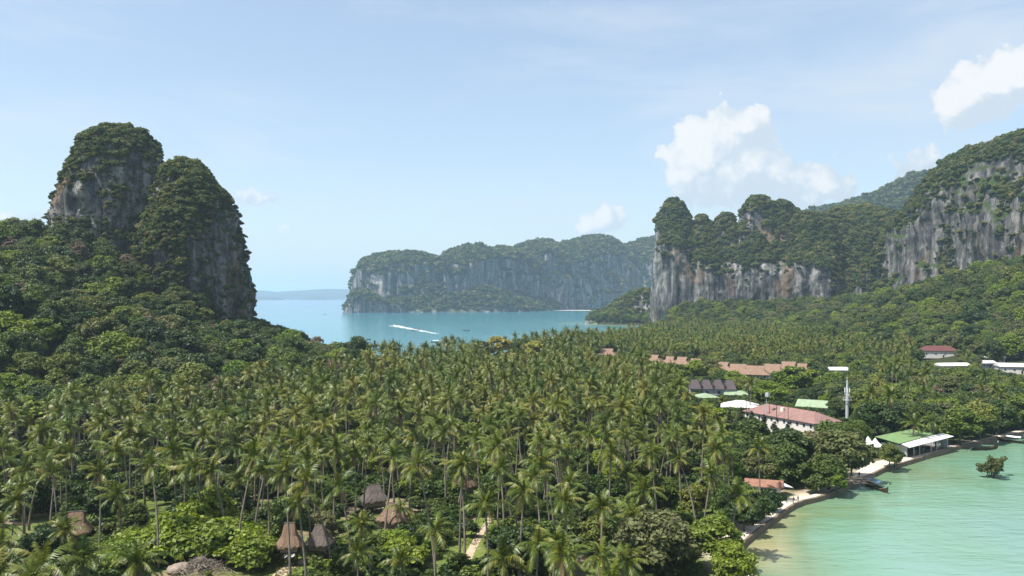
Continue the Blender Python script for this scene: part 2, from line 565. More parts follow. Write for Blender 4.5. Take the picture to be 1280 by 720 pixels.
M['roof_green'] = roof_mat('green_sheet_roof', (.165, .26, .105), 2.0)
M['roof_palegreen'] = roof_mat('pale_green_roof', (.27, .35, .225), 2.0)
M['roof_orange'] = roof_mat('orange_tile_roof', (.28, .14, .095), 2.0)
M['window'] = plain_mat('window_glass', (.035, .045, .05), .12, .6, .3, 2.0)
M['frame'] = plain_mat('painted_frame', (.55, .54, .50), .6, .3, .1, 3.0)
M['concrete'] = plain_mat('sea_wall_concrete', (.17, .125, .09), .9, .2, .35, .8, .4, 0, (.12, .10, .08))
M['paving'] = plain_mat('sandy_paving', (.56, .49, .40), .95, .1, .25, .5, .3)
M['path'] = plain_mat('trodden_path', (.44, .34, .24), .95, .1, .25, .6, .3)
M['grass'] = plain_mat('lawn', (.135, .17, .038), .95, .1, .45, .8, .5)
M['sand'] = plain_mat('pale_sand', (.66, .60, .49), .95, .1, .12, .3)
M['steel'] = plain_mat('galvanised_steel', (.52, .54, .56), .45, .5, .15, 2.0, 0, .3)
M['canvas'] = plain_mat('white_canvas', (.80, .79, .77), .8, .2, .08, 1.5)
M['hull'] = plain_mat('boat_wood', (.055, .033, .022), .6, .3, .4, 2.5)
M['hull_white'] = plain_mat('boat_white', (.78, .78, .76), .35, .5, .08, 1.0)
M['canopy_blue'] = plain_mat('blue_tarp', (.10, .22, .36), .6, .3, .2, 1.5)
M['foam'] = plain_mat('foam', (.86, .88, .88), .8, .2, .15, .35)
M['stone'] = plain_mat('boulder_stone', (.26, .21, .17), .95, .1, .4, .9, .6)
M['dead'] = plain_mat('dead_brush', (.30, .255, .21), .95, .1, .35, 2.0)
M['cushion'] = plain_mat('lounger_cushion', (.80, .78, .74), .8, .2, .06, 2.0)

# ------------------------------------------------------------------ land shape
SHORE_E = [gnd(px, py)[:2] for px, py in [(921, 697), (932, 682), (952, 665), (977, 647), (990, 637), (1005, 630.5), (1025, 627), (1052, 615), (1080, 602),
           (1105, 590), (1140, 579.5), (1197, 562), (1252, 550), (1300, 539), (1380, 524), (1520, 506), (1800, 487)]]
LAND = [(70, -400), (62, -60), (48, 60), (42, 120), (42.5, 150)] + SHORE_E + [(900, 600), (1500, 640), (2600, 700), (2600, 2600), (1300, 2700),
        (700, 2100), (420, 1800), (262, 1640), (205, 1602), (150, 1572), (137, 1545), (160, 1490), (225, 1440), (235, 1300), (185, 1130), (140, 980), (92, 850), (38, 735), (-12, 612), (-66, 536), (-108, 524),
        (-122, 578), (-150, 612), (-230, 650), (-420, 700), (-900, 760), (-2600, 700), (-2600, -400)]
LANDA = np.array(LAND, float)
WALL = np.array([(42.3, 140)] + SHORE_E)

def seg_dist(X, Y, P, closed):
    best = np.full(X.shape, 1e18)
    idx = np.zeros(X.shape)
    n = len(P)
    for i in range(n if closed else n - 1):
        ax, ay = P[i]; bx, by = P[(i + 1) % n]
        ex, ey = bx - ax, by - ay
        t = np.clip(((X - ax) * ex + (Y - ay) * ey) / (ex * ex + ey * ey + 1e-9), 0, 1)
        d2 = (X - ax - t * ex) ** 2 + (Y - ay - t * ey) ** 2
        m = d2 < best
        best = np.where(m, d2, best)
        idx = np.where(m, i + t, idx)
    return np.sqrt(best), idx

def inside(X, Y, P):
    c = np.zeros(X.shape, bool)
    n = len(P)
    for i in range(n):
        ax, ay = P[i]; bx, by = P[(i + 1) % n]
        m = ((ay > Y) != (by > Y)) & (X < (bx - ax) * (Y - ay) / (by - ay + 1e-12) + ax)
        c ^= m
    return c

def shore_sd(X, Y):
    d, _ = seg_dist(X, Y, LANDA, True)
    return np.where(inside(X, Y, LANDA), d, -d)

TAL = np.array([(150, 1470), (215, 1330), (300, 1270), (417, 1215), (500, 1150), (490, 1080), (485, 950), (490, 800), (545, 660), (640, 570), (820, 520)], float)
TALH = np.array([20, 30, 32, 34, 38, 42, 52, 74, 88, 84, 76], float)
TALS = np.array([50, 60, 70, 75, 80, 80, 82, 98, 115, 115, 120], float)

def hills(X, Y):
    h = np.zeros(X.shape)
    for cx, cy, sx, sy, a in [(-345, 500, 102, 115, 69), (-560, 470, 180, 165, 100), (-240, 515, 52, 55, 36), (-128, 556, 28, 24, 4), (-190, 470, 50, 50, 12), (-262, 395, 80, 70, 40), (-225, 330, 60, 42, 9), (-150, 440, 40, 45, 12), (-205, 455, 40, 42, 24)]:
        h = np.maximum(h, a * np.exp(-.5 * ((X - cx) / sx) ** 2 - .5 * ((Y - cy) / sy) ** 2)) + .25 * np.minimum(h, a * np.exp(-.5 * ((X - cx) / sx) ** 2 - .5 * ((Y - cy) / sy) ** 2))
    d, i = seg_dist(X, Y, TAL, False)
    hh = np.interp(i, np.arange(len(TAL)), TALH)
    ss = np.interp(i, np.arange(len(TAL)), TALS)
    h2 = hh * np.exp(-.5 * (d / ss) ** 2)
    # behind the cliff line the land stays high
    h = np.maximum(h, h2)
    h = np.maximum(h - 2.0, 0)
    n = fbm(X / 60, Y / 60, X * 0, 5, 3) * .25 + 1.0
    return h * n

def ground_h(X, Y):
    X = np.asarray(X, float); Y = np.asarray(Y, float)
    s = shore_sd(X, Y)
    wd, wi = seg_dist(X, Y, WALL, False)
    walled = np.exp(-(np.maximum(wd - np.abs(s), 0) / 5) ** 2)
    zs = np.clip(s / 22.0, -2.5, 1) * GZ
    zw = np.where(s > 1.5, GZ, np.maximum(-2.0, GZ - (1.5 - s) * 4))
    z = zs * (1 - walled) + zw * walled
    edge = np.clip((s - 3) / 20.0, 0, 1)
    return z + hills(X, Y) * edge

def axis(spec):
    out = []
    for a, b, st in spec:
        out += list(np.arange(a, b, st))
    return np.array(out + [spec[-1][1]], float)

def grid_faces(nx, ny):
    i = np.arange(nx - 1)[None, :] + np.arange(ny - 1)[:, None] * nx
    return np.stack([i, i + 1, i + 1 + nx, i + nx], -1).reshape(-1, 4)

def build_ground():
    xs = axis([(-2600, -720, 60), (-720, -240, 9), (-240, 330, 4.5), (330, 720, 8), (720, 2600, 60)])
    ys = axis([(-400, 60, 30), (60, 640, 4.5), (640, 1300, 9), (1300, 1700, 10), (1700, 2700, 50)])
    X, Y = np.meshgrid(xs, ys)
    Z = ground_h(X, Y)
    me = mesh_np('ground', np.stack([X, Y, Z], -1).reshape(-1, 3), grid_faces(len(xs), len(ys)), [M['ground']], True)
    s = shore_sd(X, Y).ravel()
    hl = hills(X, Y).ravel()
    a = me.attributes.new('sand', 'FLOAT', 'POINT')
    a.data.foreach_set('value', np.clip(1 - (s - 3) / 4 + .6 * fbm(X / 9, Y / 9, X * 0, 8, 3).ravel(), 0, 1).astype(np.float32))
    pxr = 640 + F * X.ravel() / np.maximum(Y.ravel(), 1)
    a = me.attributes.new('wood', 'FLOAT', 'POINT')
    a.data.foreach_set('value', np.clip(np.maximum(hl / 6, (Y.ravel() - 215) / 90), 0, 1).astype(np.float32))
    o = link('ground', me)
    tag(o, kind='structure')

def build_sea():
    xs = axis([(-60000, -6000, 9000), (-6000, -700, 400), (-700, 0, 35), (0, 30, 10), (30, 220, 2.0), (220, 340, 6), (340, 700, 40), (700, 6000, 400), (6000, 60000, 9000)])
    ys = axis([(-9000, -600, 1200), (-600, 80, 40), (80, 330, 2.0), (330, 560, 10), (560, 1700, 25), (1700, 4200, 90), (4200, 9000, 500), (9000, 90000, 9000)])
    X, Y = np.meshgrid(xs, ys)
    s = -shore_sd(X, Y)
    # east bay is shallow; the open sea behind the headlands is deep
    east = (X > 35) & (Y < 640) & (X > -0.2 * Y)
    sandy = np.exp(-.5 * (((X - 51) / 7) ** 2 + ((Y - 176) / 17) ** 2)) + .55 * np.exp(-.5 * (((X - 58) / 6) ** 2 + ((Y - 192) / 6) ** 2))
    sandy = np.clip(sandy * np.clip(1.4 - s / 14, 0, 1), 0, 1)
    de = .135 + .22 * (1 - np.exp(-np.clip(s, 0, None) / 34))
    de = de * (1 - sandy) + .02 * sandy
    gx = fbm(X / 30, Y / 30, X * 0, 3, 3) * .05
    de = np.clip(de + gx * np.clip(s / 15, 0, 1), 0, .5)
    # the little cove under the leaning trees stays green
    dw = .56 + .44 * (1 - np.exp(-np.clip(s, 0, None) / 1500))
    dw = np.where(s < 60, .3 + .26 * np.clip(s, 0, 60) / 60, dw)
    dep = np.where(east, de, dw)
    far = np.clip((Y - 330) / 400, 0, 1) * east
    dep = dep * (1 - far) + dw * far
    me = mesh_np('sea', np.stack([X, Y, X * 0], -1).reshape(-1, 3), grid_faces(len(xs), len(ys)), [M['water']], True)
    a = me.attributes.new('depth', 'FLOAT', 'POINT')
    a.data.foreach_set('value', dep.ravel().astype(np.float32))
    tag(link('sea', me), kind='structure')

build_ground()
build_sea()

# ------------------------------------------------------------------ karst walls
KARST = []      # (object, verts grid, normals) kept for planting

def karst(name, label, cat, outline, base, tf, tb, prof, nu, nv, amp, mat, seed, endk=4.0, rot=0.0, fl=(6, 45), kind=None, smooth_n=2, ledge=.16, lip=.38):
    O = np.array([at(px, py, d) for px, py, d in outline])
    seg = np.sqrt((np.diff(O[:, :2], axis=0) ** 2).sum(1) + np.diff(O[:, 2]) ** 2 * .8)
    cum = np.concatenate([[0], np.cumsum(seg)])
    u = np.linspace(0, cum[-1], nu)
    A = np.stack([np.interp(u, cum, O[:, k]) for k in range(3)], 1)
    for _ in range(smooth_n):
        B = A.copy()
        B[1:-1] = (A[:-2] + 2 * A[1:-1] + A[2:]) / 4
        A = B
    ch = O[-1, :2] - O[0, :2]
    ch = ch / np.linalg.norm(ch)
    n = np.array([ch[1], -ch[0]])
    if n[1] > 0: n = -n
    c, s_ = math.cos(rot), math.sin(rot)
    n = np.array([n[0] * c - n[1] * s_, n[0] * s_ + n[1] * c])
    along = (A[:, :2] - O[0, :2]) @ ch
    s = np.clip(along / along.max(), 0, 1)
    e = np.maximum((1 - np.abs(2 * s - 1) ** endk), 0) ** (1 / endk)
    e = np.maximum(e, .03)
    P = np.array(prof, float)
    pl = np.concatenate([[0], np.cumsum(np.sqrt(np.diff(P[:, 0]) ** 2 * .5 + np.diff(P[:, 1]) ** 2))])
    v = np.linspace(0, pl[-1], nv)
    off, hf = np.interp(v, pl, P[:, 0]), np.interp(v, pl, P[:, 1])
    for _ in range(3):
        o2 = off.copy(); o2[1:-1] = (off[:-2] + 2 * off[1:-1] + off[2:]) / 4; off = o2
        h2 = hf.copy(); h2[1:-1] = (hf[:-2] + 2 * hf[1:-1] + hf[2:]) / 4; hf = h2
    t = np.where(off > 0, tf, tb)[None, :] * e[:, None] * off[None, :]
    X = A[:, 0:1] + n[0] * t
    Y = A[:, 1:2] + n[1] * t
    b = base(A[:, 0], A[:, 1]) if callable(base) else np.full(nu, float(base))
    gx = u / (amp[1] * 2.2)
    gam = np.exp(lip * 2.0 * fbm(gx, gx * 0 + seed, gx * 0, seed + 7, 3))
    Z = b[:, None] + np.maximum(A[:, 2] - b, 2)[:, None] * hf[None, :] ** gam[:, None]
    def normals():
        V = np.stack([X, Y, Z], -1)
        du = np.gradient(V, axis=0); dv = np.gradient(V, axis=1)
        N_ = np.cross(dv, du)
        N_ /= np.linalg.norm(N_, axis=-1, keepdims=True) + 1e-9
        return N_
    N_ = normals()
    if N_[nu // 2, nv // 4] @ np.array([n[0], n[1], 0]) < 0: sgn = -1
    else: sgn = 1
    N_ = N_ * sgn
    L1, L2 = amp[1], fl[0]
    d = amp[0] * fbm(X / L1, Y / L1, Z / (L1 * 1.3), seed, 4)
    flut = fbm(X / L2, Y / L2, Z / fl[1], seed + 50, 4)
    d += amp[2] * flut
    d -= amp[3] * np.maximum(0, fbm(X / 18, Y / 18, Z / 90, seed + 90, 3) - .15) * 4
    d += amp[2] * .6 * fbm(X / 5, Y / 5, Z / 5, seed + 70, 3)
    led = fbm(X / (L1 * 1.5), Y / (L1 * 1.5), Z / (L1 * .32), seed + 130, 3)
    d += amp[0] * ledge * (np.abs(led) * 2 - .5)
    wallish = np.clip(1.25 - np.abs(N_[..., 2]), .35, 1)
    d = d * wallish
    X = X + N_[..., 0] * d; Y = Y + N_[..., 1] * d; Z = Z + N_[..., 2] * d * .8
    me = mesh_np(name, np.stack([X, Y, Z], -1).reshape(-1, 3), grid_faces(nv, nu) if sgn > 0 else grid_faces(nv, nu)[:, ::-1], [mat], True)
    o = link(name, me)
    tag(o, label, cat, kind=kind)
    N_ = normals() * sgn
    KARST.append((o, np.stack([X, Y, Z], -1), N_))
    return o, np.stack([X, Y, Z], -1), N_

PR_TOWER = [(1.04, 0), (1.0, .35), (.97, .62), (.86, .80), (.62, .93), (.3, .99), (0, 1), (-.3, .99), (-.65, .92), (-.9, .78), (-1, .55), (-1.04, 0)]
PR_WALL = [(1.02, 0), (.99, .2), (1.02, .42), (1.0, .52), (.92, .57), (.72, .64), (.52, .75), (.34, .88), (.16, .97), (0, 1), (-.2, .97), (-.6, .8), (-.9, .5), (-1, 0)]
PR_FAR = [(1.03, 0), (1.0, .4), (.97, .70), (.86, .83), (.5, .93), (.2, .98), (0, 1), (-.4, .96), (-.8, .7), (-1, 0)]
PR_SLOPE = [(1.0, 0), (.8, .25), (.66, .42), (.50, .60), (.36, .78), (.2, .92), (0, 1), (-.3, .93), (-.7, .6), (-1, 0)]
PR_CLIFF = [(1.03, 0), (1.0, .3), (.96, .58), (.80, .74), (.5, .88), (.22, .97), (0, 1), (-.4, .95), (-.8, .7), (-1, 0)]

gb = lambda dz: (lambda x, y: ground_h(x, y) + dz)
t1 = karst('rock_tower', 'tall dome topped limestone tower rising behind the wooded left slope', 'rock tower',
      [(74, 330, 545), (76, 300, 545), (78, 262, 545), (82, 226, 545), (91, 199, 545), (107, 177, 545), (128, 164, 545), (152, 160, 545), (174, 164, 545), (191, 177, 545), (202, 197, 545), (210, 225, 545), (212, 270, 545), (213, 330, 545)],
      10, 34, 30, PR_TOWER, 170, 170, (7.5, 22, 2.2, 1.6), M['rock_tower'], 3, 2.6, ledge=.35)
t2 = karst('rock_tower', 'lower rounded limestone tower with bare overhanging flank facing the open sea', 'rock tower',
      [(186, 400, 520), (188, 330, 520), (192, 270, 520), (200, 232, 520), (214, 211, 520), (233, 203, 520), (252, 211, 520), (268, 230, 520), (282, 249, 520), (294, 272, 520), (303, 300, 520), (310, 335, 520), (311, 362, 520), (306, 392, 520), (304, 430, 520)],
      8, 40, 32, PR_TOWER, 190, 190, (7.5, 21, 2.3, 1.7), M['rock_tower'], 23, 2.4, ledge=.35)
mid = karst('limestone_cliff', 'long grey streaked limestone wall topped by wooded knobs above the palm valley', 'cliff',
      [(816, 400, 1330), (817, 330, 1330), (818, 292, 1330), (822, 274, 1330), (830, 258, 1330), (840, 249, 1330), (851, 256, 1325), (860, 268, 1325), (866, 284, 1320), (870, 277, 1320), (877, 270, 1315), (886, 276, 1315), (891, 286, 1310), (899, 272, 1310), (908, 267, 1310),
       (917, 272, 1305), (921, 286, 1300), (926, 268, 1300), (936, 252, 1295), (948, 245, 1295), (958, 250, 1290), (970, 255, 1290), (981, 250, 1285), (990, 258, 1285), (998, 270, 1280), (1012, 268, 1275), (1035, 272, 1265), (1050, 300, 1260), (1058, 380, 1255)],
      10, 62, 80, PR_WALL, 300, 190, (7.5, 32, 2.8, 2.6), M['rock_mid'], 41, 6.0, 0.0, (9, 80))
slope = karst('wooded_ridge', 'steep wooded ridge dipping between the streaked wall and the tall right cliff', 'hill',
      [(985, 330, 1330), (1005, 282, 1330), (1022, 270, 1330), (1038, 263, 1330), (1055, 259, 1320), (1080, 257, 1310), (1100, 262, 1300), (1125, 268, 1290), (1150, 275, 1270), (1180, 290, 1250), (1195, 380, 1240)],
      20, 150, 120, PR_SLOPE, 150, 130, (11, 45, 2.0, 1.0), M['rock_right'], 61, 5.0, 0, (10, 60))
right = karst('limestone_cliff', 'high craggy limestone cliff with hanging scrub above the right hand forest', 'cliff',
      [(1096, 400, 1130), (1103, 330, 1130), (1110, 296, 1130), (1126, 290, 1125), (1143, 262, 1110), (1153, 240, 1100), (1164, 220, 1090), (1188, 200, 1060), (1214, 190, 1030), (1242, 180, 1000), (1268, 170, 970), (1285, 166, 950), (1330, 150, 900), (1400, 140, 830), (1500, 160, 760), (1640, 190, 700), (1800, 330, 650)],
      25, 70, 90, PR_CLIFF, 300, 170, (14, 42, 3.4, 3.4), M['rock_right'], 77, 7.0, 0.0, (9, 70))
far1 = karst('headland', 'long hazy limestone headland with sheer walls across the blue bay', 'headland',
      [(452, 392, 2700), (454, 360, 2700), (456, 336, 2700), (462, 327, 2700), (478, 320, 2720), (500, 317, 2740), (520, 318, 2760), (535, 323, 2780), (545, 337, 2800), (552, 322, 2800), (565, 320, 2820), (575, 313, 2830), (590, 309, 2850), (604, 314, 2879), (616, 317, 2912), (625, 310, 2938), (642, 312, 2997),
       (656, 325, 3050), (663, 305, 3076), (682, 302, 3140), (702, 308, 3217), (722, 301, 3283), (742, 296, 3350), (762, 299, 3380), (780, 309, 3410), (800, 302, 3430), (822, 297, 3450), (850, 299, 3480), (900, 305, 3530), (960, 320, 3580), (985, 392, 3610)],
      -5, 130, 200, PR_FAR, 420, 120, (36, 120, 5, 9), M['rock_far'], 91, 8.0, 0, (22, 200), lip=.75)
far2 = karst('rock_islet', 'low rounded rock knob at the seaward tip of the hazy headland', 'rock',
      [(428.5, 392, 2560), (431, 385, 2560), (437, 378, 2560), (439, 369, 2565), (447, 364, 2570), (457, 364, 2580), (466, 370, 2590), (480, 376, 2600), (500, 380, 2610), (510, 392, 2620)],
      -5, 60, 90, PR_TOWER, 120, 70, (7, 40, 3, 3), M['rock_far'], 97, 3.0, 0, (14, 120))
far3 = karst('wooded_apron', 'wooded foot slope under the hazy headland walls by the water', 'hill',
      [(470, 391, 2610), (485, 377, 2620), (520, 371, 2640), (545, 368, 2660), (565, 372, 2680), (590, 363, 2700), (615, 360, 2700), (640, 372, 2720), (662, 376, 2848), (690, 374, 3050), (720, 374, 3280), (750, 371, 3300), (800, 372, 3320), (860, 372, 3370), (900, 392, 3420)],
      -4, 70, 130, PR_SLOPE, 220, 60, (8, 50, 2, 1), M['rock_far'], 99, 5.0, 0, (14, 120))

def hill_mesh(name, outline, base, tf, tb, mat, amp, seed, label=None, cat=None, kind='structure', nu=90, nv=30):
    o, V, N_ = karst(name, label, cat, outline, base, tf, tb, PR_SLOPE, nu, nv, (amp, amp * 6, amp * .2, 0), mat, seed, 4.0, 0, (40, 200), kind)
    return V, N_
bh = hill_mesh('far_hill', [(985, 300, 2750), (1010, 262, 2750), (1040, 256, 2750), (1070, 250, 2750), (1088, 245, 2750), (1121, 229, 2750), (1145, 214, 2750), (1160, 209, 2750), (1190, 205, 2420), (1240, 215, 2750), (1320, 250, 2750), (1380, 330, 2750)], 5, 350, 300, M['hill'], 10, 5)
hill_mesh('far_island', [(250, 372, 14000), (290, 362, 14000), (318, 361.6, 14000), (345, 364.8, 14000), (375, 362.6, 14000), (410, 360.4, 14000), (440, 360.6, 14000), (500, 362, 14000), (560, 366, 14000), (600, 372, 14000)], -3, 1500, 1200, M['island'], 12, 6, nu=120, nv=24)
hill_mesh('far_island', [(300, 373, 11000), (322, 370.2, 11000), (340, 370.6, 11000), (352, 373, 11000)], -3, 300, 300, M['island'], 4, 7, nu=60, nv=16)
hill_mesh('far_island', [(376, 373, 11500), (388, 370.2, 11500), (398, 370.3, 11500), (408, 373, 11500)], -3, 300, 300, M['island'], 4, 8, nu=60, nv=16)

# little wooded point at the end of the near shore
pt = karst('rock_point', 'small wooded rock point jutting into the bay before the streaked wall', 'rock',
      [(732, 404, 1560), (736, 396, 1560), (744, 392, 1555), (756, 388, 1550), (768, 380, 1545), (782, 370, 1535), (796, 364, 1525), (812, 362, 1515), (835, 366, 1500), (850, 400, 1490)],
      -3, 38, 45, PR_SLOPE, 120, 60, (5, 25, 1.6, .8), M['rock_mid'], 111, 4.0, 0, (9, 60))

# pale beach under the far headland
def strip(name, pts, w, z, mat, kind='structure'):
    P = np.array(pts, float)
    T = np.gradient(P, axis=0)
    T /= np.linalg.norm(T, axis=1, keepdims=True)
    Nn = np.stack([-T[:, 1], T[:, 0]], 1)
    w = np.asarray(w, float)
    if w.ndim == 0: w = np.full(len(P), float(w))
    a, b = P - Nn * w[:, None] / 2, P + Nn * w[:, None] / 2
    n = len(P)
    V = np.concatenate([np.c_[a, np.full(n, z)], np.c_[b, np.full(n, z)]])
    f = np.array([(i, i + 1, n + i + 1, n + i) for i in range(n - 1)])
    o = link(name, mesh_np(name, V, f, [mat]))
    tag(o, kind=kind)
    return o
far_b = [gnd(px, py, .4)[:2] for px, py in [(640, 389.2), (660, 388.6), (680, 388.1), (700, 387.9), (720, 387.9), (738, 388.1), (752, 388.6)]]
strip('beach', far_b, [10, 40, 90, 110, 110, 80, 15], .6, M['sand'])

# ------------------------------------------------------------------ plant shapes (unit meshes shared by all copies)
def leaf_quads(C, Nn, size, rng, aspect=1.6):
    """one diamond leaf per centre C facing Nn"""
    n = len(C)
    r = rng.normal(size=(n, 3))
    t = np.cross(Nn, r); t /= np.linalg.norm(t, axis=1, keepdims=True) + 1e-9
    b = np.cross(Nn, t)
    s = (size * rng.uniform(.65, 1.35, n))[:, None]
    t = t * s * .5 * aspect; b = b * s * .5
    lift = Nn * s * .12
    V = np.stack([C - t, C + b + lift, C + t, C - b + lift], 1).reshape(-1, 3)
    Fc = np.arange(4 * n).reshape(n, 4)
    return V, Fc

def clump_crown(rng, clumps, per, leaf, squash=1.0, out_bias=.65):
    """clumps: list of (centre, radius); leaves sit on and in the clumps, facing outwards and up"""
    Vs, Fs, b = [], [], 0
    for c, r in clumps:
        m = int(per * max(.35, r * r))
        d = rng.normal(size=(m, 3)); d /= np.linalg.norm(d, axis=1, keepdims=True)
        d[:, 2] = np.where(d[:, 2] < -.35, -d[:, 2], d[:, 2])
        rad = r * rng.uniform(.55, 1.08, m) * (1 + .25 * rng.normal(size=m).clip(-1, 1))
        P = np.array(c) + d * rad[:, None] * np.array([1, 1, .8 * squash])
        Nn = d * out_bias + np.array([0, 0, .35]) + rng.normal(size=(m, 3)) * .45
        Nn /= np.linalg.norm(Nn, axis=1, keepdims=True)
        v, f = leaf_quads(P, Nn, leaf, rng)
        Vs.append(v); Fs.append(f + b); b += len(v)
    return np.concatenate(Vs), np.concatenate(Fs)

def crown_clumps(rng, rx, rz, cz, n, rmin, rmax, flat=0.0, lower=-.25):
    out = []
    for i in range(n):
        d = rng.normal(size=3); d /= np.linalg.norm(d)
        if d[2] < lower: d[2] = -d[2]
        k = rng.uniform(.45, 1.0) ** .6
        x, y, z = d[0] * rx * k, d[1] * rx * k, d[2] * rz * k
        if flat: z = z * (1 - flat)
        out.append(((x * rng.uniform(.85, 1.15), y * rng.uniform(.85, 1.15), cz + z), rng.uniform(rmin, rmax)))
    return out

def branch_tree(rng, h, rad, limbs, mat, lean=.5):
    mb = MB()
    lx, ly = rng.uniform(-lean, lean, 2)
    top = (lx, ly, h * .62)
    mb.tube([(0, 0, -.6), (lx * .2, ly * .2, h * .2), (lx * .6, ly * .6, h * .42), top], [rad * 1.35, rad, rad * .8, rad * .55], 7)
    for i in range(limbs):
        a = 2 * PI * i / limbs + rng.uniform(-.5, .5)
        s = rng.uniform(.3, .58)
        L_ = h * rng.uniform(.28, .42)
        p0 = Vector((lx * s, ly * s, h * s))
        p2 = p0 + Vector((math.cos(a) * L_, math.sin(a) * L_, L_ * rng.uniform(.5, 1.1)))
        p1 = p0.lerp(p2, .5) + Vector((0, 0, -L_ * .12))
        mb.tube([p0, p1, p2], [rad * .5, rad * .32, rad * .12], 5)
    return mb.mesh('trunk', mat, True)

PROTO = {}      # kind -> list of (trunk mesh, crown mesh, nominal height, crown radius)
def add_proto(kind, trunk, crown, h, r):
    PROTO.setdefault(kind, []).append((trunk, crown, h, r))

def make_broadleaf(kind, mat, bark, seeds, rx, rz, h, n, per, leaf, rmin, rmax, flat=0., limbs=6):
    for sd in seeds:
        rng = np.random.default_rng(sd)
        cl = crown_clumps(rng, rx, rz, h - rz * 1.05, n, rmin, rmax, flat, -.8)
        v, f = clump_crown(rng, cl, per, leaf)
        add_proto(kind, branch_tree(rng, h, .026 * h, limbs, bark), mesh_np(kind + '_crown', v, f, [mat]), h, rx)

make_broadleaf('dark', M['leaf_dark'], M['bark'], (101, 102, 103), 4.4, 4.7, 12, 50, 105, .46, 1.0, 1.8)
make_broadleaf('mid', M['leaf_mid'], M['bark'], (111, 112, 113), 4.6, 4.5, 11.5, 50, 105, .46, 1.0, 1.8)
make_broadleaf('tall', M['leaf_mid'], M['bark_pale'], (121, 122), 3.6, 5.2, 15.5, 46, 105, .44, .9, 1.6)
make_broadleaf('bright', M['leaf_bright'], M['bark'], (131, 132), 4.5, 4.2, 10.5, 50, 105, .46, 1.0, 1.8)
make_broadleaf('olive', M['leaf_olive'], M['bark'], (141, 142), 5.4, 4.4, 11, 70, 64, .48, .9, 1.6, .15)
make_broadleaf('yellow', M['leaf_yellow'], M['bark'], (151,), 4.2, 3.2, 10.5, 40, 60, .6, .9, 1.6)
make_broadleaf('dry', M['leaf_dry'], M['bark_pale'], (161, 162), 4.0, 3.6, 12, 34, 34, .5, .8, 1.4, 0., 9)
make_broadleaf('shrub', M['leaf_shrub'], M['bark'], (171, 172, 173), 1.7, 1.3, 2.9, 16, 150, .34, .5, .85, 0., 3)
make_broadleaf('vine', M['leaf_bright'], M['bark'], (181, 182), 2.6, 1.7, 4.2, 28, 170, .36, .7, 1.15, 0., 3)
make_broadleaf('dark_shrub', M['leaf_dark'], M['bark'], (191, 192), 2.6, 2.1, 5.0, 26, 80, .5, .7, 1.2, 0., 4)

def make_casuarina(seed):
    rng = np.random.default_rng(seed)
    cl = []
    for i in range(46):
        t = rng.uniform(0, 1)
        r = (1 - t) ** .8 * 2.3 + .15
        a = rng.uniform(0, 2 * PI)
        cl.append(((math.cos(a) * r * rng.uniform(.3, 1), math.sin(a) * r * rng.uniform(.3, 1), 3.2 + t * 10.8), .45 + .5 * (1 - t)))
    v, f = clump_crown(rng, cl, 110, .34, 1.4)
    mb = MB().tube([(0, 0, -.6), (.1, 0, 5), (0, .1, 14)], [.26, .2, .04], 7)
    add_proto('pine', mb.mesh('trunk', M['bark'], True), mesh_np('pine_crown', v, f, [M['leaf_pine']]), 14.0, 2.4)
make_casuarina(201); make_casuarina(202)

# scrub for the rock walls: rounded bush without visible trunk, radius about 1
SCRUB = []
for sd in (211, 212, 213, 214):
    rng = np.random.default_rng(sd)
    cl = crown_clumps(rng, .62, .5, .15, 11, .3, .48)
    v, f = clump_crown(rng, cl, 210, .23)
    SCRUB.append(mesh_np('scrub', v, f, [M['leaf_cliff']]))
SCRUB_FAR = []
for sd in (221, 222, 223):
    rng = np.random.default_rng(sd)
    cl = crown_clumps(rng, .62, .5, .15, 8, .34, .5)
    v, f = clump_crown(rng, cl, 70, .42)
    SCRUB_FAR.append(mesh_np('far_scrub', v, f, [M['leaf_cliff']]))

# ---- coconut palm: five frond shapes from the upright spear to the hanging old leaf
def frond_mesh(el, L_, droop, seed, mat, dense=21):
    rng = np.random.default_rng(seed)
    nseg = 9
    ang = R(el)
    P = [np.zeros(3)]
    T = []
    for i in range(nseg):
        t = (i + .5) / nseg
        a = ang - R(droop) * t ** 1.35
        d = np.array([math.cos(a), 0, math.sin(a)])
        T.append(d)
        P.append(P[-1] + d * L_ / nseg)
    P = np.array(P); T = np.array(T + [T[-1]])
    V, Fc = [], []
    def tri(a, b, c):
        k = len(V); V.extend([a, b, c]); Fc.append((k, k + 1, k + 2))
    for i in range(nseg):
        w0, w1 = .09 * (1 - i / nseg) + .02, .09 * (1 - (i + 1) / nseg) + .02
        s = np.array([0, 1, 0])
        tri(P[i] - s * w0, P[i + 1] - s * w1, P[i + 1] + s * w1)
        tri(P[i] - s * w0, P[i + 1] + s * w1, P[i] + s * w0)
    for k in range(dense):
        t = .14 + .86 * (k + .5) / dense
        q = t * nseg
        i = min(int(q), nseg - 1)
        p = P[i] + (P[i + 1] - P[i]) * (q - i)
        tg = T[i]
        up = np.cross(tg, [0, 1, 0]); up = -up if up[2] < 0 else up
        ll = L_ * .25 * math.sin(PI * (.12 + .86 * t ** .8)) ** .6 * rng.uniform(.85, 1.1) + .12
        for sd in (-1, 1):
            dr = np.array([0, sd, 0]) * .80 + tg * rng.uniform(.45, .62) - np.array([0, 0, 1]) * rng.uniform(.30, .75) + up * .12
            dr /= np.linalg.norm(dr)
            w = .105
            tip = p + dr * ll - np.array([0, 0, 1]) * ll * .14
            tri(p - tg * w, p + tg * w, tip)
    return mesh_np('frond', np.array(V), np.array(Fc), [mat])

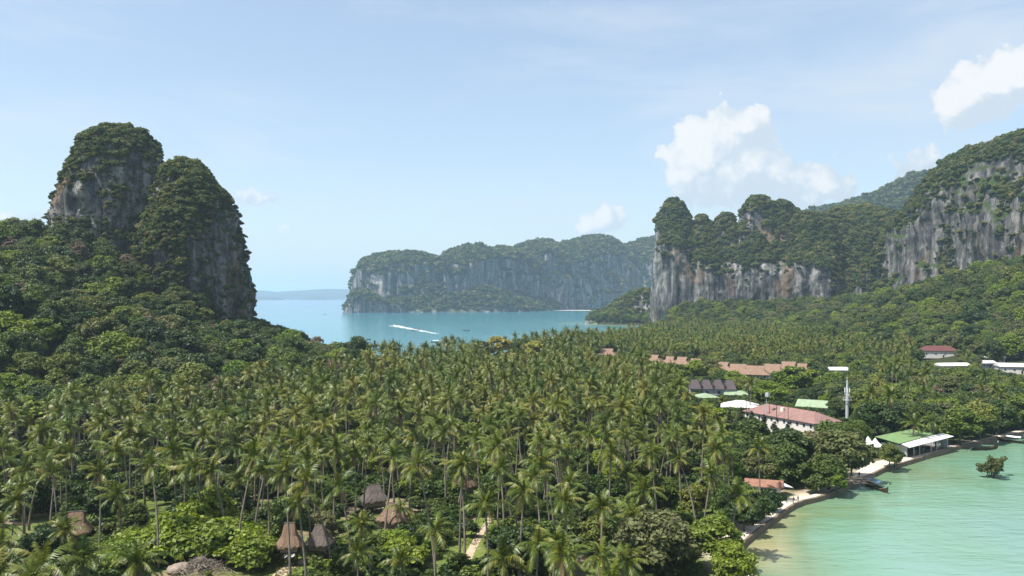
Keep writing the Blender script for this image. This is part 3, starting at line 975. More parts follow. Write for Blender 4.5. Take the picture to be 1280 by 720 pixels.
FROND = [frond_mesh(82, 3.5, 26, 301, M['palm']), frond_mesh(60, 4.5, 62, 302, M['palm']), frond_mesh(36, 4.8, 76, 303, M['palm']),
         frond_mesh(10, 4.8, 74, 304, M['palm']), frond_mesh(-20, 4.5, 55, 305, M['palm']), frond_mesh(-55, 4.0, 28, 306, M['palm_dry'])]

def crown_layout(seed, n=21, dry=0):
    rng = random.Random(seed)
    out = []
    for i in range(n):
        q = i / (n - 1)
        k = 0 if q < .10 else 1 if q < .34 else 2 if q < .58 else 3 if q < .82 else 4
        out.append((k, i * 2.39996 + rng.uniform(-.5, .5), rng.uniform(-.28, .28), rng.uniform(.72, 1.12)))
    for i in range(dry):
        out.append((5, rng.uniform(0, 6.28), rng.uniform(-.1, .2), rng.uniform(.8, 1.0)))
    return out

def merge(parts, name):
    """parts: (mesh, 4x4). one mesh with the union of the materials (triangles and quads kept apart by fan)"""
    Vs, Fs, mi, mats, b = [], [], [], [], 0
    for me, mt in parts:
        n = len(me.vertices)
        co = np.empty(n * 3, np.float32); me.vertices.foreach_get('co', co)
        co = co.reshape(-1, 3)
        mt = np.array(mt)
        Vs.append(co @ mt[:3, :3].T + mt[:3, 3])
        me.calc_loop_triangles()
        tr = np.empty(len(me.loop_triangles) * 3, np.int32); me.loop_triangles.foreach_get('vertices', tr)
        pi = np.empty(len(me.loop_triangles), np.int32); me.loop_triangles.foreach_get('material_index', pi)
        Fs.append(tr.reshape(-1, 3) + b)
        k = []
        for m in me.materials:
            if m not in mats: mats.append(m)
            k.append(mats.index(m))
        mi.append(np.array(k)[pi])
        b += n
    return mesh_np(name, np.concatenate(Vs), np.concatenate(Fs), mats, False, np.concatenate(mi))

CROWN_LAY = [crown_layout(400 + i, (21, 17, 24, 15, 19, 26, 18, 22, 14)[i], (0, 2, 1, 4, 1, 2, 0, 3, 3)[i]) for i in range(9)]
def lay_matrix(k, az, tilt, s):
    return Matrix.Rotation(az, 4, 'Z') @ Matrix.Rotation(tilt, 4, 'Y') @ Matrix.Scale(s, 4)
COCO = MB()
for i in range(9):
    a = i * 2.4
    c = Vector((math.cos(a) * .34, math.sin(a) * .34, -.35 - .2 * (i % 3)))
    COCO.tube([c + Vector((0, 0, .17)), c + Vector((0, 0, .06)), c - Vector((0, 0, .08)), c - Vector((0, 0, .18))], [.04, .15, .15, .04], 6)
COCO = COCO.mesh('coconut_bunch', M['coconut'], True)
PALM_CROWN = [merge([(FROND[k], lay_matrix(k, az, t, s)) for k, az, t, s in lay] , 'palm_crown') for lay in CROWN_LAY]

PALM_TRUNK = []     # 16 m trunks; (mesh, offset of the top)
for i in range(5):
    rng = random.Random(500 + i)
    lx = (-2.0, .3, 1.2, 3.2, -.5)[i]
    pts, rad = [], []
    for k in range(9):
        t = k / 8
        pts.append((lx * t ** 1.6, .25 * math.sin(t * 3 + i), 16 * t - (.5 if k == 0 else 0)))
        rad.append(.17 + .13 * (1 - t) ** 4 - .035 * t)
    PALM_TRUNK.append((MB().tube(pts, rad, 8).mesh('trunk', M['palm_trunk'], True), (pts[-1][0], pts[-1][1])))
PALM_WHOLE = []
for i in range(9):
    tm, (tx, ty) = PALM_TRUNK[i % 5]
    PALM_WHOLE.append(merge([(tm, Matrix.Identity(4)), (PALM_CROWN[i], Matrix.Translation((tx, ty, 16)))], 'palm'))

# ---- instancer for what stands beyond the countable ones
def scatter(name, label, cat, protos, pos, rotz, scale, idx, tilt=None):
    if len(pos) == 0: return None
    me = bpy.data.meshes.new(name)
    me.vertices.add(len(pos))
    me.vertices.foreach_set('co', np.asarray(pos, np.float32).ravel())
    rot = np.zeros((len(pos), 3), np.float32)
    rot[:, 2] = rotz
    if tilt is not None: rot[:, :2] = tilt
    a = me.attributes.new('turn', 'FLOAT_VECTOR', 'POINT'); a.data.foreach_set('vector', rot.ravel())
    sc = np.asarray(scale, np.float32)
    if sc.ndim == 1: sc = np.repeat(sc[:, None], 3, 1)
    a = me.attributes.new('size', 'FLOAT_VECTOR', 'POINT'); a.data.foreach_set('vector', sc.ravel().astype(np.float32))
    a = me.attributes.new('pick', 'INT', 'POINT'); a.data.foreach_set('value', np.asarray(idx, np.int32))
    me.update()
    o = link(name, me)
    tag(o, label, cat, kind='stuff')
    ng = bpy.data.node_groups.new(name + '_spread', 'GeometryNodeTree')
    ng.interface.new_socket('Geometry', in_out='INPUT', socket_type='NodeSocketGeometry')
    ng.interface.new_socket('Geometry', in_out='OUTPUT', socket_type='NodeSocketGeometry')
    N = ng.nodes.new; L = ng.links.new
    gi, go = N('NodeGroupInput'), N('NodeGroupOutput')
    iop = N('GeometryNodeInstanceOnPoints')
    jn = N('GeometryNodeJoinGeometry')
    for k, pm in enumerate(reversed(protos)):          # join keeps the last link first
        po = bpy.data.objects.new(name + '_shape', pm)
        oi = N('GeometryNodeObjectInfo')
        oi.inputs['Object'].default_value = po
        oi.inputs['As Instance'].default_value = True
        L(oi.outputs['Geometry'], jn.inputs[0])
    def attr(n_, t):
        q = N('GeometryNodeInputNamedAttribute'); q.data_type = t
        q.inputs['Name'].default_value = n_
        return q.outputs['Attribute']
    L(gi.outputs[0], iop.inputs['Points'])
    L(jn.outputs[0], iop.inputs['Instance'])
    iop.inputs['Pick Instance'].default_value = True
    L(attr('pick', 'INT'), iop.inputs['Instance Index'])
    e2r = N('FunctionNodeEulerToRotation')
    L(attr('turn', 'FLOAT_VECTOR'), e2r.inputs[0])
    L(e2r.outputs[0], iop.inputs['Rotation'])
    L(attr('size', 'FLOAT_VECTOR'), iop.inputs['Scale'])
    L(iop.outputs[0], go.inputs[0])
    md = o.modifiers.new('spread', 'NODES')
    md.node_group = ng
    return o

# ---- scrub and small trees clinging to the rock
def plant_rock(src, name, label, protos, n, smin, smax, seed, wall=.12, thr=.0, clear=None, flat=.55, zmin=-99, bare=None, L_=22.):
    o, V, N_ = src
    rng = np.random.default_rng(seed)
    A = V[:-1, :-1]; B = V[1:, :-1]; C = V[1:, 1:]; D = V[:-1, 1:]
    cr = np.cross(C - A, D - B)
    area = .5 * np.linalg.norm(cr, axis=-1).ravel()
    cen = ((A + B + C + D) / 4).reshape(-1, 3)
    nn = ((N_[:-1, :-1] + N_[1:, 1:]) / 2).reshape(-1, 3)
    nz = nn[:, 2]
    noise = fbm(cen[:, 0] / L_, cen[:, 1] / L_, cen[:, 2] / (L_ * 1.4), seed, 4)
    w = np.clip((nz - .18) / .35, 0, 1) + wall * np.clip((noise - thr) / .12, 0, 1)
    w = np.where((nz < -.25) | (cen[:, 2] < zmin), 0, w)
    # only what faces this side of the rock or its top matters
    if bare is not None:
        w = w * bare(cen, nn)
    p = w * area
    n = min(n, int(p.sum() / (smin * smin * .5)) + 50)
    k = rng.choice(len(p), n, p=p / p.sum())
    pos = cen[k] + rng.normal(size=(n, 3)) * smin * .25
    s = smin + (smax - smin) * rng.uniform(0, 1, n) ** 2
    steep = 1 - np.clip(nz[k], 0, 1)
    s = s * (1 - .35 * steep)
    pos += nn[k] * (s * .12)[:, None]
    scatter(name, label, 'scrub', protos, pos, rng.uniform(0, 6.28, n), np.c_[s, s, s * rng.uniform(.7, 1.1, n)], rng.integers(0, len(protos), n), rng.normal(size=(n, 2)) * .15)

def px_of(c):
    return 640 + F * c[:, 0] / c[:, 1], CY - (c[:, 2] - H) / c[:, 1] * F

def bare_rects(rects):
    def f(cen, nn):
        px, py = px_of(cen)
        w = np.ones(len(cen))
        for (x0, y0, x1, y1, k) in rects:
            fx = np.clip(np.minimum(px - x0, x1 - px) / 6 + .5, 0, 1) * np.clip(np.minimum(py - y0, y1 - py) / 6 + .5, 0, 1)
            w = w * (1 - fx * (1 - k))
        return w
    return f

plant_rock(t1, 'tower_scrub', 'dark scrub and small trees clinging to the tall dome topped tower', SCRUB, 6500, 1.3, 4.2, 601, .8, -.22,
           bare=bare_rects([(160, 190, 215, 240, .15), (60, 215, 88, 300, .2), (130, 250, 165, 285, .4)]))
plant_rock(t2, 'tower_scrub', 'dark scrub and creepers hanging on the lower rounded tower', SCRUB, 7500, 1.3, 4.4, 602, .9, -.26,
           bare=bare_rects([(232, 275, 285, 365, .10), (264, 250, 325, 405, .06), (195, 215, 225, 262, .25), (172, 365, 205, 440, .05)]))
plant_rock(t1, 'ledge_scrub', 'small bushes and dry grass in the cracks of the tall tower', SCRUB, 8000, .7, 2.0, 621, 1.0, -.35, L_=9,
           bare=bare_rects([(160, 190, 215, 240, .25), (60, 215, 100, 300, .3)]))
plant_rock(t2, 'ledge_scrub', 'small bushes and creepers in the cracks of the lower tower', SCRUB, 8000, .7, 2.0, 622, 1.0, -.35, L_=9,
           bare=bare_rects([(232, 275, 285, 365, .2), (268, 260, 325, 400, .15), (172, 365, 205, 440, .1)]))
plant_rock(mid, 'cliff_scrub', 'dense scrub over the knobs and lip of the streaked wall', SCRUB, 9000, 3.0, 8.0, 603, .10, .22, L_=40,
           bare=lambda c, n: np.where((px_of(c)[1] > 326) & (px_of(c)[0] < 1005), .12, 1.0) * np.where((px_of(c)[0] < 826) & (px_of(c)[1] > 290), .2, 1.0))
plant_rock(slope, 'ridge_woods', 'close canopy of trees over the steep ridge between the cliffs', SCRUB, 8500, 4.0, 8.5, 604, 1.0, -1.0)
plant_rock(right, 'cliff_scrub', 'scrub and trees on the ledges of the high craggy cliff', SCRUB, 13000, 2.4, 7.5, 605, .62, -.04, L_=34,
           bare=bare_rects([(1106, 280, 1176, 362, .12), (1194, 200, 1246, 335, .18), (1254, 225, 1290, 325, .3), (1150, 225, 1182, 300, .3)]))
plant_rock(far1, 'headland_scrub', 'dark woods capping the hazy headland and its ledges', SCRUB_FAR, 12000, 7.0, 18.0, 606, .22, .06, L_=90)
plant_rock(far2, 'headland_scrub', 'scrub on the low rock knob at the headland tip', SCRUB_FAR, 500, 5.0, 12.0, 607, .3, .0, L_=50, zmin=6)
plant_rock(far3, 'headland_woods', 'woods on the foot slope under the headland', SCRUB_FAR, 3500, 7.0, 15.0, 608, .7, -.3, L_=70, zmin=7)
plant_rock(pt, 'point_woods', 'olive trees and scrub over the small rock point', SCRUB, 1300, 3.5, 8.5, 609, .6, -.3, L_=25, zmin=7)
bho = [k for k in KARST if k[0].name.startswith('far_hill')][0]
plant_rock(bho, 'hill_woods', 'bluish woods over the far hill behind the cliffs', SCRUB_FAR, 7000, 12.0, 20.0, 610, 1.0, -1.0)

# ------------------------------------------------------------------ buildings
KEEP = []       # (x0, y0, x1, y1, distance): stretches of the view that trees nearer than that leave open
FOOT = []       # (x, y, radius): ground taken by something

def windows(root, wall, w, d, z0, hgt, n, faces='fblr', ww=1.1, wh=1.2):
    """rows of framed windows, each a part with its pane"""
    for side in faces:
        ln = w if side in 'fb' else d
        k = n if side in 'fb' else max(1, int(n * d / w))
        for i in range(k):
            u = (i + .5) / k * ln - ln / 2
            if side == 'f': p, rz = (u, -d / 2, z0), 0
            elif side == 'b': p, rz = (u, d / 2, z0), PI
            elif side == 'l': p, rz = (-w / 2, u, z0), -PI / 2
            else: p, rz = (w / 2, u, z0), PI / 2
            m = MB()
            t = .10
            m.box((0, -.03, wh / 2), (ww, .08, t)).box((0, -.03, -wh / 2), (ww, .08, t)).box((-ww / 2, -.03, 0), (t, .078, wh + t)).box((ww / 2, -.03, 0), (t, .078, wh + t))
            f = m.build('window', M['frame'], root, p, (0, 0, rz))
            MB().box((0, -.012, 0), (ww - .1, .03, wh - .1)).build('pane', M['window'], f)

def hip_roof(w, d, z, rh, over, ins, th=.16):
    a, b = w / 2 + over, d / 2 + over
    v = [(-a, -b, z), (a, -b, z), (a, b, z), (-a, b, z), (-a, -b, z - th), (a, -b, z - th), (a, b, z - th), (-a, b, z - th), (-a + ins, 0, z + rh), (a - ins, 0, z + rh)]
    f = [(0, 1, 9, 8), (1, 2, 9), (2, 3, 8, 9), (3, 0, 8), (4, 7, 6, 5), (0, 4, 5, 1), (1, 5, 6, 2), (2, 6, 7, 3), (3, 7, 4, 0)]
    return MB().add(v, f)

def house(name, label, cat, loc, rz, w, d, wh, rh, wallm, roofm, roof='hip', over=.8, nwin=4, gablet=False, group=None, faces='fblr', floors=1, zf=None):
    loc = (loc[0], loc[1], max(GZ, float(ground_h(np.array([loc[0]]), np.array([loc[1]]))[0])))
    root = empty(name, loc, rz)
    tag(root, label, cat, group)
    m = MB().box((0, 0, wh / 2 - .15), (w, d, wh + .3))
    if roof == 'gable':
        for s in (-1, 1):
            x = s * w / 2
            m.add([(x, -d / 2, wh), (x, d / 2, wh), (x, 0, wh + rh * .92), (x - s * .12, -d / 2, wh), (x - s * .12, d / 2, wh), (x - s * .12, 0, wh + rh * .92)], [(0, 1, 2), (3, 5, 4), (0, 2, 5, 3), (1, 4, 5, 2)])
    m.build('wall', M[wallm], root)
    ins = {'hip': d / 2 + over * .5, 'gable': 0.02, 'half': d * .28}[roof]
    r = hip_roof(w, d, wh, rh, over, ins).build('roof', M[roofm], root)
    if gablet:
        hw = d * .235
        zz = wh + rh * .60
        L_ = w / 2 - d * .22
        g = MB().add([(-L_, -hw, zz), (L_, -hw, zz), (L_, hw, zz), (-L_, hw, zz), (-L_ - .3, 0, zz + hw * .95), (L_ + .3, 0, zz + hw * .95)], [(0, 1, 5, 4), (2, 3, 4, 5), (0, 4, 3), (1, 2, 5), (0, 3, 2, 1)])
        g.build('gable_roof', M[roofm], root)
        for s in (-1, 1):
            x = s * (L_ + .03)
            MB().add([(x, -hw * .82, zz + .1), (x, hw * .82, zz + .1), (x + s * .27, 0, zz + hw * .86), (x - s * .1, -hw * .82, zz + .1), (x - s * .1, hw * .82, zz + .1), (x + s * .1, 0, zz + hw * .86)],
                     [(0, 1, 2), (3, 5, 4), (0, 2, 5, 3), (1, 4, 5, 2), (0, 3, 4, 1)]).build('gable_end', M['dark_wood'], root)
    for k in range(floors):
        fh = wh / floors
        windows(root, None, w, d, fh * k + fh * .55, fh, nwin, faces)
    MB().box((w * .08, -d / 2 - .03, 1.02), (1.0, .1, 2.05)).build('door', M['dark_wood'], root)
    FOOT.append((loc[0], loc[1], max(w, d) * .5 + 1.5))
    return root

def spot(px, py, z):
    x, y, _ = gnd(px, py, z)
    return x, y

# row of tan roofed resort houses beyond the grove
RESORT = [(760, 434, 12, 9.5, 'tan roofed resort house half sunk in trees near the bay shore', -.35),
          (819, 441, 8, 8, 'small tan roofed resort house peeping out beside a tall palm', -.5),
          (838, 443, 8.5, 8, 'narrow tan roofed resort house at the start of the long row', -.55),
          (853, 444, 10, 9, 'tan roofed resort house, second along the long row from the bay', -.55),
          (870, 446, 10, 9, 'tan roofed resort house before the gap in the long row', -.55),
          (904, 450, 10, 9, 'tan roofed resort house just past the gap in the long row', -.5),
          (923, 453, 13, 10, 'wide tan roofed resort house in the middle of the long row', -.45),
          (944, 455, 14, 10, 'wide tan roofed resort house with grey lower floor showing', -.35),
          (966, 453, 13, 10, 'wide tan roofed resort house with grey balcony floor beside bright tree', -.4),
          (986, 450, 12, 10, 'tan roofed resort house behind the bright green tree', -.45),
          (1003, 452, 9, 9, 'small tan roofed resort house at the inland end of the row', -.5)]
for px, py, w, d, lab, rz in RESORT:
    x, y = spot(px, py, 12.0)
    house('resort_house', lab, 'house', (x, y, GZ), rz, w, d, 5.4, 4.0, 'grey_wall', 'roof_tan', 'hip', 1.0, 4, True, 'tan roofed resort houses in a row', 'fr', 2)
    k = F / y
    KEEP.append((px - w * .55 * k, py - 1, px + w * .55 * k, py + 10, y))
KEEP.append((928, 462, 975, 472, 480))

# dark shingled block of four gables
x, y = spot(890, 474, 10.5)
root = empty('shingled_block', (x, y, GZ), -.12)
tag(root, 'long block with four dark purple brown shingled gables', 'building')
MB().box((0, 0, 2.6), (21, 9, 5.6)).build('wall', M['grey_wall'], root)
for i in range(4):
    u = -8.1 + i * 5.4
    g = MB().add([(u - 2.68, -5.2, 5.2), (u + 2.68, -5.2, 5.2), (u + 2.68, 5.2, 5.2), (u - 2.68, 5.2, 5.2), (u - 1.4, -1.5, 9.0), (u + 1.4, -1.5, 9.0), (u + 1.4, 1.5, 9.0), (u - 1.4, 1.5, 9.0)],
             [(0, 1, 5, 4), (1, 2, 6, 5), (2, 3, 7, 6), (3, 0, 4, 7), (4, 5, 6, 7), (0, 3, 2, 1)])
    g.build('roof', M['roof_dark'], root)
    MB().box((u, -4.53, 3.6), (1.4, .12, 1.3)).build('window', M['window'], root)
for i in range(3):
    MB().box((-5.4 + i * 5.4, -4.4, 6.3), (.5, 1.6, 2.2)).build('gable_valley', M['dark_wood'], root)
FOOT.append((x, y, 12)); KEEP.append((863, 474, 918, 487, y))

def simple(name, label, px, py, zr, w, d, rz, wallm, roofm, roof, wh, rh, keep=None, nwin=4, group=None, over=.7, cat='building'):
    x, y = spot(px, py, zr)
    o = house(name, label, cat, (x, y, GZ), rz, w, d, wh, rh, wallm, roofm, roof, over, nwin, False, group)
    k = F / y
    KEEP.append(keep or (px - w * .5 * k, py - 1, px + w * .5 * k, py + (zr - GZ) * .55 * k, y))
    return o
simple('garden_pavilion', 'pale green roofed pavilion below the dark shingled block', 881, 489, 6.5, 9, 9, .2, 'white_wall', 'roof_palegreen', 'hip', 3.0, 1.6, cat='pavilion')
simple('garden_pavilion', 'pale green roofed pavilion beside the white marquee roof', 921, 486, 6.5, 10, 8, -.3, 'white_wall', 'roof_palegreen', 'gable', 3.0, 1.6, cat='pavilion')
simple('white_hall', 'broad white hipped roof next to the red roofed long building', 925, 498, 8.0, 14, 12, -.25, 'white_wall', 'roof_white', 'hip', 4.0, 2.2, cat='hall')
simple('green_roofed_house', 'pale green gabled house behind the red roofed long building', 1018, 498, 7.5, 12, 9, -.55, 'white_wall', 'roof_palegreen', 'gable', 3.4, 2.4, cat='house')
simple('white_shed', 'long white sheet roof inland of the bright green tree', 1049, 457, 7.5, 17, 8, -.05, 'white_wall', 'roof_white', 'gable', 4.0, 1.6, cat='shed')
simple('red_hall', 'dark red roofed hall among palms with white wall below', 1172, 442, 9.0, 25, 11, -.12, 'white_wall', 'roof_deepred', 'hip', 5.0, 3.4, cat='hall', keep=(1150, 432, 1198, 449, 612))
simple('white_shed', 'white sheet roof in front of the dark red hall', 1190, 450, 9.5, 20, 8, .14, 'white_wall', 'roof_white', 'gable', 3.6, 1.6, cat='shed')
simple('white_shed', 'narrow white sheet roof between shed roofs by the forest edge', 1241, 453, 7.0, 12, 7, -.1, 'white_wall', 'roof_white', 'gable', 3.6, 1.2, cat='shed')
simple('white_shed', 'large white sheet roof below the red roof at the forest edge', 1270, 457, 8.0, 20, 12, -.25, 'white_wall', 'roof_white', 'gable', 4.2, 1.8, cat='shed')
simple('red_hall', 'dark red roof behind the large white sheet roof', 1270, 446, 10.0, 18, 9, -.1, 'white_wall', 'roof_deepred', 'hip', 5.0, 3.0, cat='hall')
simple('red_roofed_house', 'small dark red roofed house alone among the trees', 1191, 479, 8.0, 9.5, 7, -.3, 'white_wall', 'roof_deepred', 'gable', 3.4, 2.6, cat='house', keep=(1179, 478, 1203, 491, 395))
simple('store_shed', 'white roofed shed far along the palm valley', 1232, 455, 7.0, 9, 7, .1, 'grey_wall', 'roof_white', 'gable', 3.4, 1.4, cat='shed')

# red roofed long building seen along its side
A_ = Vector(gnd(929, 510, 8.0)[:2]); B_ = Vector(gnd(1019, 526, 8.0)[:2])
ax = (B_ - A_); LEN = ax.length; ax.normalize()
nrm = Vector((-ax.y, ax.x))
c = (A_ + B_) / 2 + nrm * 6.0
rb = house('long_building', 'long white building with pinkish red hipped roof and thin roof masts', 'building', (c.x, c.y, GZ), math.atan2(ax.y, ax.x), LEN - 1.2, 11.5, 5.9, 3.0, 'white_wall', 'roof_red', 'hip', .7, 11, False, None, 'fr', 2)
for i, (u, v, hh, z0) in enumerate([(-.44, -.5, 5.5, 5.9), (-.40, -.5, 6.0, 5.9), (-.17, -.42, 8.5, 5.5), (-.13, -.42, 9.0, 5.5), (.0, -.5, 5.5, 5.9), (.16, -.5, 9.5, 2.0)]):
    MB().tube([(u * LEN, v * 11.5 - .6, z0 - 1.5), (u * LEN, v * 11.5 - .6, z0 + hh)], [.13, .08], 6).build('roof_mast', M['dark_wood'] if i != 2 else M['steel'], rb)
MB().box((-.15 * LEN, -5.6, 13.2), (1.6, .9, 1.4)).build('antenna_cluster', M['steel'], rb)
MB().box((-.03 * LEN, -2.6, 7.9), (1.2, 1.0, 2.0), 0, (0, 0, .3)).build('roof_vent', M['white_wall'], rb)
FOOT.append((A_.x + 2, A_.y, 8)); FOOT.append((B_.x, B_.y, 8)); FOOT.append((c.x + ax.x * 10, c.y + ax.y * 10, 8)); FOOT.append((c.x - ax.x * 10, c.y - ax.y * 10, 8))
KEEP.append((929, 499, 962, 524, 318)); KEEP.append((955, 500, 1046, 527, 305)); KEEP.append((960, 515, 1018, 538, 300))

# telecom mast
x, y = spot(1059, 497, 10.6)
root = empty('telecom_mast', (x, y, GZ))
tag(root, 'pale round telecom mast with ring platform standing above the trees', 'mast')
MB().tube([(0, 0, -.5), (0, 0, 9), (0, 0, 16)], [.72, .58, .34], 14).build('mast_pole', M['steel'], root)
MB().tube([(0, 0, 16), (0, 0, 17.6)], [.16, .08], 8).build('mast_tip', M['steel'], root)
for z in (8.6,):
    mb = MB()
    for k in range(16):
        a = 2 * PI * k / 16
        mb.box((math.cos(a) * 1.5, math.sin(a) * 1.5, z), (.62, .16, .16), a + PI / 2)
        mb.box((math.cos(a) * 1.5, math.sin(a) * 1.5, z + 1.0), (.62, .08, .08), a + PI / 2)
        if k % 2 == 0:
            mb.box((math.cos(a) * 1.1, math.sin(a) * 1.1, z + .001), (.9, .12, .10), a)
            mb.box((math.cos(a) * 1.5, math.sin(a) * 1.5, z + .5), (.08, .08, 1.0), a)
    mb.build('ring_platform', M['steel'], root)
for k in range(6):
    a = 2 * PI * k / 6 + .2
    MB().box((math.cos(a) * .95, math.sin(a) * .95, 12.4), (.30, .2, 1.8), a + PI / 2).build('antenna_panel', M['hull_white'], root)
for k in range(3):
    a = 2 * PI * k / 3 + .7
    MB().tube([(math.cos(a) * .55, math.sin(a) * .55, 10.7), (math.cos(a) * .9, math.sin(a) * .9, 10.7)], [.2, .5], 12).build('dish_antenna', M['hull_white'], root)
FOOT.append((x, y, 2.5)); KEEP.append((1053, 462, 1066, 522, y))

# beach bar with green and white sheet roofs on the sea wall
A_ = Vector(gnd(1135, 572, GZ)[:2]); B_ = Vector(gnd(1185, 560, GZ)[:2])
ax = (B_ - A_); BL = ax.length; ax.normalize(); nrm = Vector((-ax.y, ax.x))
c = (A_ + B_) / 2 + nrm * 4.2
bar = empty('beach_bar', (c.x, c.y, GZ), math.atan2(ax.y, ax.x))
tag(bar, 'open fronted beach bar with green and white sheet roof on the sea wall', 'bar')
D_ = 8.4
MB().box((0, D_ / 2 - .1, 1.7), (BL, .2, 3.6)).box((-BL / 2 + .1, .1, 1.7), (.198, D_ - .42, 3.598)).box((BL / 2 - .1, .1, 1.7), (.197, D_ - .43, 3.597)).build('wall', M['grey_wall'], bar)
MB().box((0, 0, -.02), (BL + .6, D_ + .6, .24)).build('floor', M['concrete'], bar)
# shade roof of white sheets towards the water, green sheets behind
MB().add([(-BL / 2 - 2.2, -D_ / 2 - 1.6, 3.5), (BL / 2 + .6, -D_ / 2 - 1.6, 3.9), (BL / 2 + .6, -D_ / 2 + 2.0, 4.5), (-BL / 2 - .8, -D_ / 2 + 2.6, 4.3),
          (-BL / 2 - 2.2, -D_ / 2 - 1.6, 3.38), (BL / 2 + .6, -D_ / 2 - 1.6, 3.78), (BL / 2 + .6, -D_ / 2 + 2.0, 4.38), (-BL / 2 - .8, -D_ / 2 + 2.6, 4.18)],
         [(0, 1, 2, 3), (4, 7, 6, 5), (0, 4, 5, 1), (1, 5, 6, 2), (2, 6, 7, 3), (3, 7, 4, 0)]).build('front_roof', M['roof_white'], bar)
MB().add([(-BL / 2 - 2.4, -D_ / 2 + 1.4, 4.34), (BL / 2 - 4, -D_ / 2 + 2.2, 4.62), (BL / 2 - 5, D_ / 2 + 1.2, 5.4), (-BL / 2 - 1.0, D_ / 2 + 1.6, 5.2),
          (-BL / 2 - 2.4, -D_ / 2 + 1.4, 4.24), (BL / 2 - 4, -D_ / 2 + 2.2, 4.52), (BL / 2 - 5, D_ / 2 + 1.2, 5.3), (-BL / 2 - 1.0, D_ / 2 + 1.6, 5.1)],
         [(0, 1, 2, 3), (4, 7, 6, 5), (0, 4, 5, 1), (1, 5, 6, 2), (2, 6, 7, 3), (3, 7, 4, 0)]).build('back_roof', M['roof_green'], bar)
for i in range(8):
    u = -BL / 2 + .15 + i * (BL - .3) / 7
    MB().box((u, -D_ / 2 + .1, 1.9), (.16, .16, 3.8)).build('post', M['frame'] if i % 3 else M['dark_wood'], bar)
MB().box((0, -1.2, .6), (BL * .5, .6, 1.05)).build('counter', M['dark_wood'], bar)
for i in range(5):
    u = -BL / 2 + 2.4 + i * (BL - 4.5) / 4
    t = MB().box((u, -D_ / 2 + 1.8, .86), (1.1, .8, .06)); t.box((u, -D_ / 2 + 1.8, .46), (.1, .1, .74)); t.box((u, -D_ / 2 + 1.8, .12), (.6, .5, .05))
    t.build('bar_table', M['frame'], bar)
for i in range(6):
    MB().box((-BL / 2 + .8 + i * 1.6, D_ / 2 - .24, 1.9), (1.0, .08, 1.2)).build('wall_panel', [M['canopy_blue'], M['frame'], M['hull_white']][i % 3], bar)
FOOT.append((c.x, c.y, BL * .5 + 1)); KEEP.append((1097, 538, 1186, 574, 250))

def canopy_tent(label, px, py, zt, w, dark=False):
    x, y = spot(px, py, GZ + zt)
    root = empty('canopy_tent', (x, y, GZ), random.uniform(0, 1))
    tag(root, label, 'tent', 'white peaked tents by the bar')
    h = zt * .5
    v = [(-w / 2, -w / 2, h), (w / 2, -w / 2, h), (w / 2, w / 2, h), (-w / 2, w / 2, h), (-w * .18, -w * .18, h + zt * .22), (w * .18, -w * .18, h + zt * .22), (w * .18, w * .18, h + zt * .22), (-w * .18, w * .18, h + zt * .22), (0, 0, zt)]
    f = [(0, 1, 5, 4), (1, 2, 6, 5), (2, 3, 7, 6), (3, 0, 4, 7), (4, 5, 8), (5, 6, 8), (6, 7, 8), (7, 4, 8)]
    MB().add(v, f).build('canopy', M['canvas'], root)
    for sx in (-1, 1):
        for sy in (-1, 1):
            MB().tube([(sx * (w / 2 - .1), sy * (w / 2 - .1), 0), (sx * (w / 2 - .1), sy * (w / 2 - .1), h + .05)], [.05, .05], 6).build('post', M['steel'], root)
    FOOT.append((x, y, w * .6)); KEEP.append((px - 6, py, px + 6, py + 14, y))
canopy_tent('white peaked canopy tent beside the green roofed beach bar', 1085, 545, 5.4, 4.0)
canopy_tent('white peaked canopy tent beside the green roofed beach bar', 1094, 547, 5.2, 4.0)

# beach hut with orange roof and a white awning
x, y = spot(955, 594, 6.0)
hut = empty('beach_shop', (x, y, GZ), -.35)
tag(hut, 'low beach shop with orange tiled roof beside the leaning shore tree', 'shop')
MB().box((0, 0, 1.2), (7.6, 3.6, 2.6)).build('wall', M['white_wall'], hut)
hip_roof(8.2, 4.2, 2.6, 1.3, .5, .02).build('roof', M['roof_orange'], hut)
MB().box((1.2, -1.84, 1.2), (3.6, .1, 1.7)).build('shop_front', M['dark_wood'], hut)
MB().box((-2.4, -1.83, 1.4), (1.2, .08, 1.1)).build('window', M['window'], hut)
FOOT.append((x, y, 5)); KEEP.append((934, 593, 976, 606, y))
x, y = spot(975, 603, 4.2)
aw = empty('white_awning', (x, y, GZ), .5)
tag(aw, 'white sagging canvas awning next to the orange roofed beach shop', 'awning')
nu = 9
vv, ff = [], []
for i in range(nu):
    for j in range(nu):
        u, v = i / (nu - 1) * 2 - 1, j / (nu - 1) * 2 - 1
        vv.append((u * 2.4, v * 2.0, 2.3 + .5 * (1 - abs(u)) - .45 * (1 - u * u) * (1 - v * v) + .35 * v))
for i in range(nu - 1):
    for j in range(nu - 1):
        ff.append((i * nu + j, (i + 1) * nu + j, (i + 1) * nu + j + 1, i * nu + j + 1))
MB().add(vv, ff).build('awning_canvas', M['canvas'], aw, smooth=True)
for sx in (-1, 1):
    for sy in (-1, 1):
        MB().tube([(sx * 2.35, sy * 1.95, 0), (sx * 2.35, sy * 1.95, 2.3 + .35 * sy)], [.05, .05], 6).build('post', M['steel'], aw)
FOOT.append((x, y, 3)); KEEP.append((962, 601, 990, 614, y))

